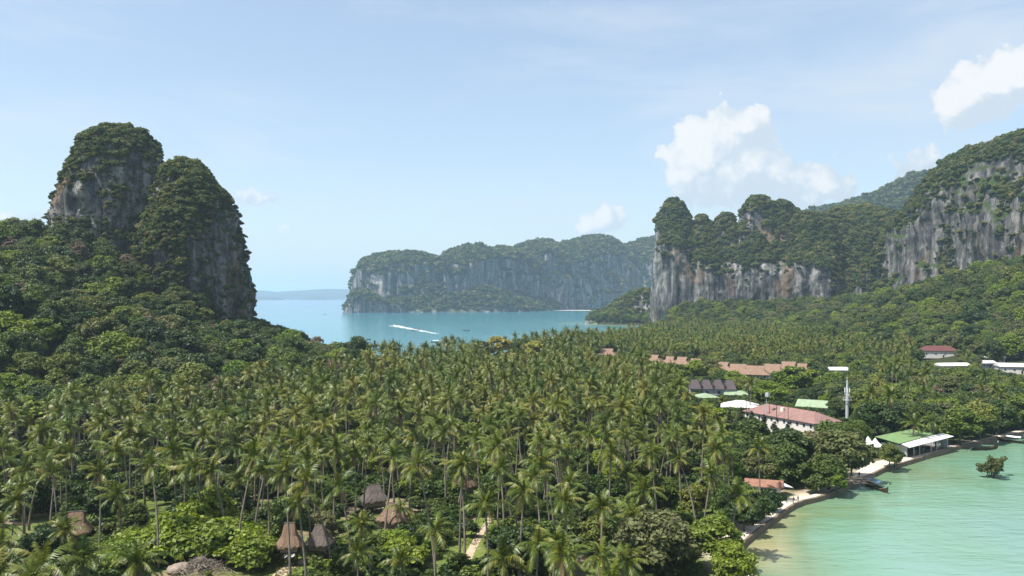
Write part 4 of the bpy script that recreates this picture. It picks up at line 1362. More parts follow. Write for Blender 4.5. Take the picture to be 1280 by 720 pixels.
# thatched huts in the grove
def thatched(label, px, py, zr, w, d, rz, mat='thatch', keep=None, stilt=2.2, wh=2.0, rh=2.5, name='thatched_hut'):
    x, y = spot(px, py, zr)
    root = empty(name, (x, y, GZ), rz)
    tag(root, label, 'hut', 'thatched huts in the palm grove')
    for sx in (-1, 0, 1):
        for sy in (-1, 1):
            MB().tube([(sx * (w / 2 - .25), sy * (d / 2 - .25), -.4), (sx * (w / 2 - .25), sy * (d / 2 - .25), stilt)], [.13, .11], 7).build('stilt', M['dark_wood'], root)
    MB().box((0, 0, stilt + .08), (w + .9, d + .9, .18)).build('floor', M['dark_wood'], root)
    MB().box((0, 0, stilt + .17 + wh / 2), (w, d, wh)).build('wall', M['bamboo'], root)
    z = stilt + .17 + wh
    a, b, o = w / 2, d / 2, .9
    v, f = [], []
    lv = [(a + o, b + o, -.85), (a + o * .96, b + o * .96, -.62), (a + o * .5, b + o * .5, -.05), (a * .92, b * .80, rh * .30), (a * .80, b * .54, rh * .58), (a * .70, b * .27, rh * .82), (a * .62, .12, rh)]
    ns = 48
    rg = random.Random(int(px * 7 + py))
    jag = [rg.uniform(-.28, .12) for _ in range(ns)]
    for k, (p, q, zz) in enumerate(lv):
        for i in range(ns):
            g = 2 * PI * (i + .5) / ns
            cx_, sy_ = math.cos(g), math.sin(g)
            m_ = (abs(cx_) ** 5 + abs(sy_) ** 5) ** (-1 / 5)
            jr = 1 + rg.uniform(-.025, .025)
            v.append((cx_ * m_ * p * jr, sy_ * m_ * q * jr, z + zz + (jag[i] if k == 0 else jag[i] * .4 if k == 1 else rg.uniform(-.06, .06))))
    for k in range(len(lv) - 1):
        for i in range(ns):
            f.append((k * ns + i, k * ns + (i + 1) % ns, (k + 1) * ns + (i + 1) % ns, (k + 1) * ns + i))
    f.append(tuple((len(lv) - 1) * ns + i for i in range(ns)))
    bz = len(v)
    for i in range(ns):
        x_, y_, z_ = v[i]
        v.append((x_ * .93, y_ * .93, z - .62))
    for i in range(ns):
        f.append((bz + i, bz + (i + 1) % ns, (i + 1) % ns, i))
    f.append(tuple(bz + i for i in reversed(range(ns))))
    rf = MB().add(v, f).build('roof', M[mat], root)
    MB().tube([(-a * .66, 0, z + rh + .04), (a * .66, 0, z + rh + .04)], [.16, .16], 7).build('ridge_cap', M['thatch_old'], rf)
    for s, u in ((-1, -.26), (-1, .2)):
        wn = MB().box((u * w, -d / 2 - .03, stilt + 1.5), (.95, .1, 1.0)).build('window', M['dark_wood'], root)
    MB().box((-w / 2 - .03, 0, stilt + 1.1), (.1, .9, 1.9)).build('door', M['dark_wood'], root)
    st = MB()
    for i in range(7):
        st.box((w * .5 + 1.9 - i * .26, -d * .25, .2 + i * (stilt - .1) / 7), (.3, 1.0, .07))
    st.build('stairs', M['dark_wood'], root)
    FOOT.append((x, y, max(w, d) * .5 + 1.3))
    k = F / y
    KEEP.append(keep or (px - w * .55 * k, py, px + w * .55 * k, py + 18, y))
    return root
thatched('tall stilted hut with steep brown thatch above two white loungers', 362, 640, 10.6, 3.0, 3.0, .15, keep=(346, 638, 380, 702, 150), stilt=2.4, wh=1.9, rh=3.0)
thatched('low thatched hut annexe with old grey brown thatch beside the stilted hut', 400, 655, 7.2, 3.3, 2.6, -.2, 'thatch_old', (381, 655, 405, 672, 158), 1.2, 2.0, 2.4)
thatched('thatched hut with pinkish brown sunlit roof and dark open front', 490, 624, 8.4, 3.8, 3.3, -.5, keep=(470, 622, 508, 650, 165), stilt=1.8)
thatched('thatched hut with pale sunlit roof deep in the grove', 579, 583, 9.0, 3.8, 3.6, -.6, keep=(566, 583, 594, 603, 200), stilt=1.8)
thatched('dark old thatched hut between tall palms', 468, 598, 8.8, 4.3, 3.6, .4, 'thatch_old', (456, 598, 480, 614, 185), 1.6)
thatched('weathered grey thatched hut farthest inside the grove', 525, 567, 9.0, 3.8, 3.6, .2, 'thatch_old', (514, 567, 536, 586, 218), 1.8)
thatched('broad brown thatched hut half hidden by palms and shrubs', 95, 640, 7.6, 4.1, 3.4, .3, keep=(76, 639, 116, 662, 158), stilt=1.4, rh=3.0)
thatched('thatched hut roof showing behind the bright green creeper mound', 224, 634, 8.4, 3.8, 3.4, .1, keep=(216, 633, 233, 642, 160), stilt=1.4)

# sun loungers
def lounger(px, py, rz):
    x, y, _ = gnd(px, py, GZ)
    root = empty('sun_lounger', (x, y, GZ + .03), rz)
    tag(root, 'white cushioned sun lounger on the grass below the stilted hut', 'sun lounger', 'pair of sun loungers by the stilted hut')
    MB().box((0, -.3, .30), (.72, 1.4, .06)).build('frame', M['dark_wood'], root)
    for sx in (-1, 1):
        for sy in (-.95, .35, .8):
            MB().box((sx * .31, sy, .14), (.06, .06, .30)).build('leg', M['dark_wood'], root)
    MB().box((0, -.3, .38), (.70, 1.4, .10)).build('seat_cushion', M['cushion'], root)
    MB().box((0, .72, .62), (.70, .85, .10), 0, (R(40), 0, 0)).build('back_cushion', M['cushion'], root)
    MB().box((0, .74, .56), (.72, .85, .05), 0, (R(40), 0, 0)).build('backrest', M['dark_wood'], root)
    FOOT.append((x, y, 1.6))
    KEEP.append((px - 5, py - 8, px + 6, py + 5, y))
lounger(355.5, 699, -.12); lounger(364, 699, -.12)

# ------------------------------------------------------------------ shore works
def shore_wall():
    P = WALL.copy()
    # resample
    seg = np.sqrt((np.diff(P, axis=0) ** 2).sum(1)); cum = np.r_[0, np.cumsum(seg)]
    s = np.arange(0, cum[-1], 2.4)
    Q = np.c_[np.interp(s, cum, P[:, 0]), np.interp(s, cum, P[:, 1])]
    for _ in range(2):
        Q[1:-1] = (Q[:-2] + 2 * Q[1:-1] + Q[2:]) / 4
    T = np.gradient(Q, axis=0); T /= np.linalg.norm(T, axis=1, keepdims=True)
    Nn = np.stack([-T[:, 1], T[:, 0]], 1)          # inland side
    if shore_sd(Q[5:6, 0] + Nn[5:6, 0] * 3, Q[5:6, 1] + Nn[5:6, 1] * 3)[0] < 0: Nn = -Nn
    rng = np.random.default_rng(9)
    jit = rng.normal(size=len(Q)) * .06
    n = len(Q)
    top = GZ + .14 + jit * .5
    rows = [(Q - Nn * .35 + Nn * jit[:, None], np.full(n, -1.5)), (Q - Nn * .25 + Nn * jit[:, None], top - .05), (Q - Nn * .1, top), (Q + Nn * .35, top), (Q + Nn * .4, np.full(n, -1.5))]
    V = np.concatenate([np.c_[a, b] for a, b in rows])
    f = [(k * n + i, k * n + i + 1, (k + 1) * n + i + 1, (k + 1) * n + i) for k in range(4) for i in range(n - 1)]
    o = link('sea_wall', mesh_np('sea_wall', V, np.array(f)[:, ::-1], [M['concrete']]))
    tag(o, 'low brown concrete sea wall along the turquoise bay', 'sea wall')
    w = 2.5 + .5 * np.sin(s / 17.0) + 3.2 * np.exp(-((Q[:, 1] - 245) / 12) ** 2) + 1.5 * np.exp(-((Q[:, 1] - 196) / 9) ** 2)
    rows = [(Q + Nn * .34, np.full(n, GZ + .06)), (Q + Nn * (w * .5)[:, None], np.full(n, GZ + .07)), (Q + Nn * w[:, None], np.full(n, GZ + .03))]
    V = np.concatenate([np.c_[a, b] for a, b in rows])
    f = [(k * n + i, k * n + i + 1, (k + 1) * n + i + 1, (k + 1) * n + i) for k in range(2) for i in range(n - 1)]
    tag(link('promenade', mesh_np('promenade', V, np.array(f)[:, ::-1], [M['paving']])), kind='structure')
    return Q, Nn
WQ, WN = shore_wall()

# paths and lawn of the garden under the palms
strip('path', [gnd(px, py, GZ)[:2] for px, py in [(560, 760), (578, 715), (588, 690), (600, 668), (612, 650), (622, 632)]], [1.9, 1.8, 1.6, 1.5, 1.3, 1.1], GZ + .02, M['path'])
strip('path', [gnd(px, py, GZ)[:2] for px, py in [(330, 735), (362, 708), (392, 697), (420, 690), (452, 684)]], [2.0, 2.6, 1.8, 1.5, 1.4], GZ + .02, M['path'])
def lawn(pts, z):
    n = len(pts)
    P = [gnd(px, py, GZ) for px, py in pts]
    me = bpy.data.meshes.new('lawn')
    me.from_pydata([(p[0], p[1], z) for p in P], [], [tuple(range(n))])
    me.materials.append(M['grass'])
    tag(link('lawn', me), kind='structure')
lawn([(316, 745), (322, 700), (345, 690), (395, 686), (440, 684), (440, 700), (420, 745)], GZ + .012)
lawn([(555, 760), (560, 700), (575, 672), (590, 650), (640, 640), (650, 680), (640, 760)], GZ + .012)
for px, py in [(345, 712), (380, 706), (405, 700), (575, 700), (590, 680), (600, 665), (612, 690), (630, 690), (612, 655)]:
    x, y, _ = gnd(px, py, GZ); FOOT.append((x, y, 4.2))
KEEP += [(972, 454, 1023, 484, 418), (943, 478, 985, 500, 368), (850, 451, 886, 470, 498), (1003, 500, 1050, 520, 330), (1060, 500, 1110, 540, 250)]
KEEP += [(604, 421, 646, 437, 600), (656, 427, 682, 440, 590)]
KEEP += [(165, 648, 318, 725, 150), (785, 642, 935, 725, 140), (930, 640, 985, 690, 158)]
KEEP += [(335, 698, 375, 720, 140), (385, 690, 425, 705, 140)]

# ------------------------------------------------------------------ planting
def pxd(x, y):
    return 640 + F * x / y

def shows_over(x, y, z, h, r, part=1.0):
    """does a crown here stand before something that the place leaves open to view?"""
    d = y
    px = pxd(x, y)
    rp = r * F / d
    y1 = CY - (z + h - H) / d * F
    y2 = CY - (z + h * (1 - part) - H) / d * F
    for (a, b, c_, e, dd) in KEEP:
        if d < dd and px + rp * .75 > a and px - rp * .75 < c_ and y2 > b and y1 < e:
            return True
    return False

FOOTA = None
def free(x, y, r=0.):
    return not np.any((FOOTA[:, 0] - x) ** 2 + (FOOTA[:, 1] - y) ** 2 < (FOOTA[:, 2] + r) ** 2)

palms = []      # (x, y, z, h, variant, rz, explicit)
trees = []      # (kind, x, y, z, scale, rz)
# palms that can be told apart: pixel of the crown centre and trunk height
for px, py, h in [(63, 570, 15), (121, 555, 16), (154, 566, 15), (198, 586, 18), (154, 620, 11), (67, 664, 11), (30, 589, 14), (125, 592, 15), (296, 574, 19), (257, 582, 16), (232, 590, 14),
                  (180, 546, 16), (318, 558, 18), (275, 530, 17), (156, 706, 8), (4, 676, 10), (383, 628, 15), (439, 612, 15), (545, 581, 20), (545, 664, 13), (573, 576, 18.5), (581, 590, 17), (609, 631, 15.5),
                  (464, 653, 10), (623, 587, 15), (387, 578, 17), (481, 575, 16), (512, 545, 18), (556, 542, 17), (348, 548, 17), (525, 631, 10), (384, 553, 16), (690, 577, 17), (763, 566, 17),
                  (822, 566, 17), (870, 577, 14), (915, 617, 11), (806, 614, 11), (710, 628, 14), (676, 601, 16), (650, 614, 17), (747, 636, 14), (673, 683, 9), (723, 702, 8), (734, 604, 14), (640, 700, 7),
                  (445, 690, 6), (100, 700, 7), (30, 706, 8), (505, 700, 5), (770, 700, 6), (905, 545, 17), (938, 478, 14), (1155, 530, 8.5), (1170, 525, 9), (948, 560, 13), (600, 548, 17), (640, 560, 16),
                  (418, 560, 17), (455, 552, 17), (335, 585, 17), (362, 590, 19), (415, 596, 16), (250, 545, 17), (90, 535, 16), (210, 540, 16), (702, 548, 17), (735, 545, 16), (790, 545, 17), (850, 545, 17)]:
    x, y, _ = gnd(px, py, GZ + h)
    palms.append((x, y, GZ, float(h), len(palms) % 9, random.uniform(0, 6.28), True))
# trees that can be told apart: kind, pixel of the foot on level ground, height, width factor
for kind, px, py, h, wf in [('olive', 822, 722, 11.5, 1.15), ('bright', 893, 712, 9.0, 1.2), ('bright', 915, 735, 7.0, 1.1), ('dark', 652, 728, 9.5, 1.0), ('dark_shrub', 690, 715, 7.0, 1.1), ('dark_shrub', 632, 705, 6.0, 1.0), ('dark_shrub', 735, 690, 7.5, 1.1),
                            ('olive', 1050, 601, 13.5, 1.15), ('mid', 985, 608, 10.5, 1.1), ('mid', 1036, 612, 8.5, 1.2), ('bright', 1046, 616, 5.0, 1.2), ('dark_shrub', 1020, 616, 4.0, 1.2), ('dark', 940, 650, 5.2, 1.1), ('dark_shrub', 964, 640, 4.6, 1.0), ('dark_shrub', 930, 664, 5.5, 1.1), ('dark_shrub', 950, 652, 5.0, 1.1), ('olive', 1064, 598, 9, 1.1), ('dark_shrub', 1118, 583, 4.5, 1.2), ('dark_shrub', 1196, 553, 4.5, 1.4), ('dark_shrub', 1212, 549, 4.5, 1.4), ('dark_shrub', 1228, 546, 4.5, 1.4), ('dark_shrub', 1245, 541, 4.5, 1.4), ('dark_shrub', 1262, 537, 4.5, 1.4), ('dark_shrub', 1278, 533, 4.5, 1.4), ('olive', 1015, 590, 11.5, 1.1), ('dark', 1098, 556, 13.5, 1.15), ('dark', 1120, 545, 12.0, 1.1),
                            ('mid', 1112, 585, 6.5, 1.0), ('mid', 905, 655, 8.0, 1.0), ('mid', 935, 650, 7.0, .9), ('dark', 985, 585, 11, 1.0),
                            ('mid', 1200, 556, 11.5, 1.25), ('mid', 1225, 550, 12.0, 1.2), ('dark', 1248, 543, 11.5, 1.2), ('mid', 1275, 537, 12, 1.2), ('dark', 1300, 533, 12, 1.2),
                            ('bright', 990, 496, 14.5, 1.25), ('bright', 1008, 495, 12.5, 1.2), ('bright', 962, 511, 11.5, 1.2), ('bright', 868, 474, 11.0, 1.2), ('olive', 935, 495, 8.0, 1.0), ('mid', 1030, 500, 10.5, 1.2), ('dark', 1075, 512, 11, 1.1),
                            ('pine', 912, 575, 14, 1.0), ('pine', 925, 568, 13, 1.1), ('pine', 940, 572, 13.5, 1.0), ('pine', 955, 566, 11.5, 1.1), ('pine', 895, 570, 13, 1.0), ('pine', 968, 575, 11, 1.1), ('pine', 985, 568, 9.5, 1.0), ('pine', 880, 565, 13.5, 1.),
                            ('yellow', 622, 456, 19.5, 1.0), ('yellow', 668, 458, 17.0, .9), ('dark', 733, 457, 18, 1.1), ('mid', 650, 456, 17.5, 1.0), ('dark', 692, 454, 18, 1.1), ('olive', 600, 458, 18, 1.0), ('mid', 795, 465, 13, 1.2),
                            ('dark', 345, 452, 17, 1.2), ('dark', 378, 458, 15.5, 1.1), ('bright', 325, 466, 15, 1.2), ('mid', 405, 462, 15, 1.0), ('mid', 365, 486, 18, 1.1), ('dark', 400, 500, 17, 1.1), ('dark', 420, 486, 16, 1.0),
                            ('dry', 268, 500, 13, 1.0), ('mid', 165, 540, 12, 1.2), ('mid', 205, 545, 12, 1.2), ('mid', 245, 528, 11, 1.1), ('bright', 185, 572, 9, 1.0), ('dark', 135, 560, 10, 1.)]:
    x, y, _ = gnd(px, py, GZ)
    z = float(ground_h(np.array([x]), np.array([y]))[0])
    trees.append((kind, x, y, max(z, 1.2), h, wf, random.uniform(0, 6.28), True))
# olive crowns hang out over the cove
EXPL = np.array([(p[0], p[1]) for p in palms] + [(t[1], t[2]) for t in trees])

for t in trees:
    if t[0] in ('bright', 'yellow') and t[2] > 250: FOOT.append((t[1], t[2], 6.5))
FOOTA = np.array(FOOT)
def right_edge(d):
    return np.interp(d, [90, 180, 215, 260, 300, 350, 420, 480, 540, 620], [860, 890, 930, 925, 890, 872, 850, 800, 735, 740])

def plant_grid(x0, x1, y0, y1, sp, seed):
    rng = np.random.default_rng(seed)
    xs = np.arange(x0, x1, sp); ys = np.arange(y0, y1, sp)
    X, Y = np.meshgrid(xs, ys)
    X = X + rng.uniform(-.46, .46, X.shape) * sp; Y = Y + rng.uniform(-.46, .46, Y.shape) * sp
    X, Y = X.ravel(), Y.ravel()
    s = shore_sd(X, Y)
    px = pxd(X, np.maximum(Y, 1))
    m = (s > 5) & (px > -120) & (px < 1400) & (Y > 88)
    X, Y, s, px = X[m], Y[m], s[m], px[m]
    return X, Y, s, px, ground_h(X, Y), hills(X, Y), rng

X, Y, s, px, Z, HL, rng = plant_grid(-420, 480, 90, 1580, 5.6, 21)
for i in range(len(X)):
    x, y, z, hl, p = X[i], Y[i], Z[i], HL[i], px[i]
    u = rng.uniform()
    if hl > 2.2: continue
    if len(EXPL) and np.min((EXPL[:, 0] - x) ** 2 + (EXPL[:, 1] - y) ** 2) < 3.6 ** 2: continue
    if not free(x, y): continue
    grove = p < right_edge(y)
    if grove:
        dens = np.interp(y, [90, 130, 170, 215, 280, 620], [.10, .16, .30, .66, .95, .98])
        if y > 640 and u > .9: continue
        if u > dens: continue
        kindp = .80 if y < 480 else .74
        if p < 120 and y > 330: kindp = .35
        if 300 < p < 440 and y > 400: kindp = .25
    else:
        if y < 200: continue
        kindp = .10 if y < 330 else .16 if y < 560 else .78 if y < 760 else .38
        if u > .90: continue
        if s[i] < 14 and y < 300: continue
    if rng.uniform() < kindp:
        h = float(np.clip(rng.normal(14.8, 2.9), 7.5, 20.5))
        if not grove: h *= .86
        if shows_over(x, y, z, h + 2.0, 3.4, .38): continue
        palms.append((x, y, z, h, int(rng.integers(0, 9)), rng.uniform(0, 6.28), False))
    else:
        if grove: kind = rng.choice(['mid', 'dark', 'bright', 'tall', 'olive'], p=[.30, .20, .30, .1, .10])
        elif y < 330: kind = rng.choice(['mid', 'dark', 'bright', 'olive', 'pine'], p=[.34, .34, .1, .17, .05])
        else: kind = rng.choice(['mid', 'dark', 'bright', 'olive', 'tall', 'dry'], p=[.38, .27, .12, .16, .06, .01])
        h = rng.uniform(7, 12.5) if not grove else rng.uniform(6, 11)
        if y > 560: h = rng.uniform(9, 15)
        if shows_over(x, y, z, h, h * .4, .8):
            h *= .5
            if shows_over(x, y, z, h, h * .45, .9): continue
        trees.append((str(kind), x, y, z, h, rng.uniform(.95, 1.3), rng.uniform(0, 6.28), False))

# wooded slopes
X, Y, s, px, Z, HL, rng = plant_grid(-420, 640, 150, 1600, 7.2, 22)
for i in range(len(X)):
    x, y, z, hl, p = X[i], Y[i], Z[i], HL[i], px[i]
    if hl <= 2.2: continue
    if rng.uniform() > .93: continue
    if np.min((EXPL[:, 0] - x) ** 2 + (EXPL[:, 1] - y) ** 2) < 3.6 ** 2: continue
    if x < 0:
        kind = rng.choice(['mid', 'dark', 'bright', 'olive', 'tall', 'dry'], p=[.32, .36, .09, .12, .06, .05])
        h = 6.5 + 10 * rng.uniform() ** 1.4 + (5 if rng.uniform() < .06 else 0)
        # a gap in front of the foot of the lower tower keeps its bare rock in view
        if 165 < p < 210 and y > 440 and z + h > 50 - (385 - 370) / F * y: h *= .62
        if 230 < p < 320 and z + h > 50 - (400 - 370) / F * y and y < 520: h *= .6
    else:
        kind = rng.choice(['mid', 'dark', 'bright', 'olive', 'tall'], p=[.38, .25, .16, .17, .04])
        h = 6.5 + 10 * rng.uniform() ** 1.3 + (5 if rng.uniform() < .06 else 0)
        if shows_over(x, y, z, h, h * .4, .8): continue
    trees.append((str(kind), x, y, z, h, rng.uniform(.85, 1.3), rng.uniform(0, 6.28), False))

# bright creeper mound, lower left
for k in range(44):
    u, v = random.uniform(0, 1), random.uniform(0, 1)
    p_, q_ = 118 + u * 200, 682 + v * 46
    if p_ < 165 and q_ < 700: continue
    if 205 < p_ < 298 and q_ > 704: continue
    x, y, _ = gnd(p_, q_, GZ)
    if not free(x, y, -.6): continue
    if shows_over(x, y, GZ, 4.5, 2.0, 1.0): continue
    hh = 4.2 + 3.0 * math.exp(-((p_ - 245) / 60) ** 2) * random.uniform(.7, 1.1)
    trees.append(('vine', x, y, GZ, hh, random.uniform(1.0, 1.35), random.uniform(0, 6.28), True))
for (p_, q_, hh, kd) in [(415, 712, 1.6, 'yellow_shrub'), (505, 712, 5.0, 'vine'), (498, 690, 4.0, 'vine'), (520, 700, 4.4, 'vine'), (430, 706, 3.0, 'shrub'), (395, 712, 2.2, 'shrub'), (455, 712, 3.2, 'shrub'), (508, 612, 4.5, 'vine'), (515, 622, 4.0, 'vine')]:
    x, y, _ = gnd(p_, q_, GZ)
    trees.append((('vine' if kd == 'yellow_shrub' else kd), x, y, GZ, hh, 1.1, random.uniform(0, 6.28), True))

# ---- the nearest ones as things of their own, the rest as woods
def visible(x, y, top):
    p = pxd(x, y)
    return -25 < p < 1305 and CY - (top - H) / y * F < 735

palms.sort(key=lambda q: q[1])
near_p = [q for q in palms if q[6] or visible(q[0], q[1], q[2] + q[3])]
ids = sorted(near_p, key=lambda q: (not q[6], q[1]))[:300]
idset = set(id(q) for q in ids)
rest_p = [q for q in palms if id(q) not in idset]

HUTS = [(o.location.x, o.location.y, o['label']) for o in COL.objects if o.name.startswith('thatched_hut')]
def word_cap(t, n=16):
    return ' '.join(t.split()[:n])
TXY = np.array([(q[1], q[2]) for q in trees]); TKD = [q[0] for q in trees]
KSHORT = {'dark': 'a dark tree', 'mid': 'a leafy tree', 'tall': 'a narrow tree', 'bright': 'a bright tree', 'olive': 'an olive tree', 'yellow': 'a flowering tree', 'dry': 'a dry tree',
          'pine': 'a casuarina', 'shrub': 'a low shrub', 'vine': 'bright creepers', 'dark_shrub': 'a round shrub'}
def beside(x, y, skip=.01, reach=6.5):
    d2 = (TXY[:, 0] - x) ** 2 + (TXY[:, 1] - y) ** 2
    d2 = np.where(d2 < skip, 1e9, d2)
    k = int(np.argmin(d2))
    return KSHORT[TKD[k]] if d2[k] < reach ** 2 else None
def palm_label(x, y, h, v):
    for hx, hy, lab in HUTS:
        if (hx - x) ** 2 + (hy - y) ** 2 < 7.5 ** 2:
            return word_cap(('tall ' if h > 16 else 'low ' if h < 11.5 else '') + 'coconut palm right beside the ' + ' '.join(lab.replace('thatched hut with ', 'hut with ').split()[:8]))
    sd = float(shore_sd(np.array([x]), np.array([y]))[0])
    size = 'very tall' if h > 18.5 else 'tall' if h > 17 else 'young short' if h < 11.5 else 'shortish' if h < 14 else 'slender'
    if sd < 22 and x > 30: return size + ' coconut palm standing near the sea wall of the bay'
    zone = 'at the garden edge of the grove' if y < 165 else 'in the open front of the grove' if y < 215 else 'in the dense middle of the grove'
    if pxd(x, y) > right_edge(y) + 5: zone = 'among the village trees'
    nb = beside(x, y)
    if nb: return word_cap('%s coconut palm %s by %s' % (size, zone, nb))
    return '%s coconut palm %s with %s' % (size, zone, 'brown dead fronds' if v % 3 else 'clean green crown')

for n_, (x, y, z, h, v, rz, ex) in enumerate(sorted(ids, key=lambda q: q[1])):
    root = empty('coconut_palm', (x, y, z), rz)
    lab = palm_label(x, y, h, v)
    tag(root, lab, 'palm tree', 'palms: ' + lab)
    root.rotation_euler = (random.gauss(0, .035), random.gauss(0, .035), rz)
    tm, (tx, ty) = PALM_TRUNK[v % 5]
    k = h / 16.0
    link('trunk', tm, root, scale=(1 * .9 + .1 * k, .9 + .1 * k, k))
    top = Vector((tx * (.9 + .1 * k), ty * (.9 + .1 * k), h))
    cs = random.uniform(.70, 1.04) * (1.1 if h < 9 else 1.0) * (1.06 if y < 190 else 1.0)
    if n_ < 120:
        for (kk, az, tl, s_) in CROWN_LAY[v]:
            f = link('frond', FROND[kk], root)
            f.matrix_local = Matrix.Translation(top) @ lay_matrix(kk, az, tl, s_ * cs)
    else:
        link('crown', PALM_CROWN[v], root, top, (0, 0, random.uniform(0, 6.28)), cs)
    if n_ < 160:
        link('coconut_bunch', COCO, root, top)

if rest_p:
    P = np.array([(q[0], q[1], q[2]) for q in rest_p]); h = np.array([q[3] for q in rest_p]) / 16
    w = RNG.uniform(.62, 1.0, len(P))
    scatter('palm_grove', 'dense far part of the coconut grove reading as one mass', 'palm grove', PALM_WHOLE, P, np.array([q[5] for q in rest_p]),
            np.c_[w, w, h], np.array([q[4] for q in rest_p]))

KNAME = {'dark': ('broadleaf_tree', 'dense dark green'), 'mid': ('broadleaf_tree', 'mid green leafy'), 'tall': ('broadleaf_tree', 'tall narrow green'), 'bright': ('broadleaf_tree', 'bright yellow green'),
         'olive': ('umbrella_tree', 'wide olive grey'), 'yellow': ('flowering_tree', 'yellow flowering'), 'dry': ('dry_tree', 'dry brownish thin leaved'), 'pine': ('casuarina_tree', 'dark feathery casuarina'),
         'shrub': ('shrub', 'low green'), 'vine': ('shrub', 'bright green creeper covered'), 'dark_shrub': ('shrub', 'round dark green')}
def tree_label(kind, x, y, hl, h=10):
    hsize = 'large' if h > 12.5 else 'small' if h < 6.5 else 'medium'
    noun = 'shrub' if 'shrub' in KNAME[kind][0] else 'tree'
    p = pxd(x, y)
    if x < 0 and hl > 2.2: zone = 'on the slope below the rock towers'
    elif hl > 2.2: zone = 'on the slope under the right hand cliffs'
    elif kind == 'vine' and p < 330: zone = 'in the mound left of the stilted hut'
    elif p < 440 and y > 330: zone = 'at the foot of the rock towers beside the palms'
    elif p < right_edge(y): zone = 'between the palms of the garden' if y < 215 else 'among the palms of the dense grove' if y < 450 else 'along the bay shore behind the grove'
    else:
        sd = float(shore_sd(np.array([x]), np.array([y]))[0])
        zone = 'overhanging the sea wall' if sd < 16 and y < 330 else 'around the village roofs' if y < 450 else 'near the resort houses and sheds'
    return word_cap('%s %s %s %s' % (hsize, KNAME[kind][1], noun, zone)), noun

near_t = [q for q in trees if q[7] or visible(q[1], q[2], q[3] + q[4])]
ids = sorted(near_t, key=lambda q: (not q[7], q[2] / max(3, q[4])))[:298]
idset = set(id(q) for q in ids)
rest_t = [q for q in trees if id(q) not in idset]
for (kind, x, y, z, h, wf, rz, ex) in ids:
    hl = float(hills(np.array([x]), np.array([y]))[0])
    lab, noun = tree_label(kind, x, y, hl, h)
    nb = beside(x, y, .5, 7.5)
    if nb and len(lab.split()) <= 12: lab = lab + ' by ' + nb
    root = empty(KNAME[kind][0], (x, y, z), rz)
    tag(root, lab, noun, noun + 's: ' + lab)
    pr = PROTO[kind]
    tm, cm, ph, pr_ = pr[random.randrange(len(pr))]
    k = h / ph
    root.scale = (k * wf, k * wf, k)
    link('trunk', tm, root)
    link('crown', cm, root)
KEYS = list(PROTO)
WH, OFFS = [], {}
for kd in KEYS:
    OFFS[kd] = len(WH)
    for tm, cm, ph, pr_ in PROTO[kd]:
        WH.append((merge([(tm, Matrix.Identity(4)), (cm, Matrix.Identity(4))], kd + '_tree'), ph))
def woods(name, label, sel):
    if not sel: return
    P = np.array([(q[1], q[2], q[3]) for q in sel])
    idx = np.array([OFFS[q[0]] + random.randrange(len(PROTO[q[0]])) for q in sel])
    k = np.array([q[4] / WH[i][1] for q, i in zip(sel, idx)])
    wf = np.array([q[5] for q in sel])
    scatter(name, label, 'woods', [w[0] for w in WH], P, np.array([q[6] for q in sel]), np.c_[k * wf, k * wf, k], idx)
woods('slope_woods', 'closed woods on the slope around the rock towers', [q for q in rest_t if q[1] < -60 and q[2] > 330])
woods('grove_trees', 'broadleaf trees scattered through the far palm grove', [q for q in rest_t if not (q[1] < -60 and q[2] > 330) and pxd(q[1], q[2]) < right_edge(q[2])])
woods('valley_woods', 'closed woods and trees filling the valley below the cliffs', [q for q in rest_t if not (q[1] < -60 and q[2] > 330) and pxd(q[1], q[2]) >= right_edge(q[2])])

# undergrowth below the palms
X, Y, s, px, Z, HL, rng = plant_grid(-330, 260, 120, 640, 3.1, 23)
nz_ = fbm(X / 14, Y / 14, X * 0, 31, 3)
m = (HL < 4) & (s > 4) & (px > -60) & (px < 1340) & ((Y > 205) | (nz_ > -.18))
m &= (Y < 420) | (rng.uniform(size=len(X)) < .5)
sel = np.nonzero(m)[0]
pos, sc = [], []
for i in sel:
    if not free(X[i], Y[i], .2): continue
    h = rng.uniform(.45, 1.5) * (1 if Y[i] > 200 else .75)
    if s[i] < 9 and Y[i] < 330: continue
    if shows_over(X[i], Y[i], Z[i], 2.9 * h, 1.8 * h, 1.0): h *= .35
    pos.append((X[i], Y[i], Z[i] - .15)); sc.append((h * rng.uniform(.9, 1.4), h * rng.uniform(.9, 1.4), h))
nS = len(PROTO['shrub'])
scatter('undergrowth', 'leafy undergrowth covering the ground between the palm trunks', 'undergrowth', [p[1] for p in PROTO['shrub']], np.array(pos), rng.uniform(0, 6.28, len(pos)), np.array(sc), rng.integers(0, nS, len(pos)))

# low grass on the lawns and between shrubs
gr = np.random.default_rng(77)
C = []
for k in range(5200):
    p_, q_ = gr.uniform(300, 660), gr.uniform(636, 735)
    x, y, _ = gnd(p_, q_, GZ)
    C.append((x, y, GZ + .01))
C = np.array(C)
kk = fbm(C[:, 0] / 4, C[:, 1] / 4, C[:, 2] * 0, 71, 3) > -.05
C = C[kk]
tuft = MB()
for i in range(14):
    a = i * 2.4; r_ = .12 * (i % 4)
    b_ = Vector((math.cos(a) * r_, math.sin(a) * r_, 0)); o_ = Vector((math.cos(a + 1) * .03, math.sin(a + 1) * .03, 0))
    tuft.add([b_ - o_, b_ + o_, b_ + Vector((math.cos(a) * .16, math.sin(a) * .16, .22 + .05 * (i % 3)))], [(0, 1, 2)])
tuft = tuft.mesh('tuft', M['leaf_shrub'])
scatter('grass', 'short tufted grass on the garden lawn', 'grass', [tuft], C, gr.uniform(0, 6.28, len(C)), gr.uniform(.7, 1.6, len(C)), np.zeros(len(C), int))

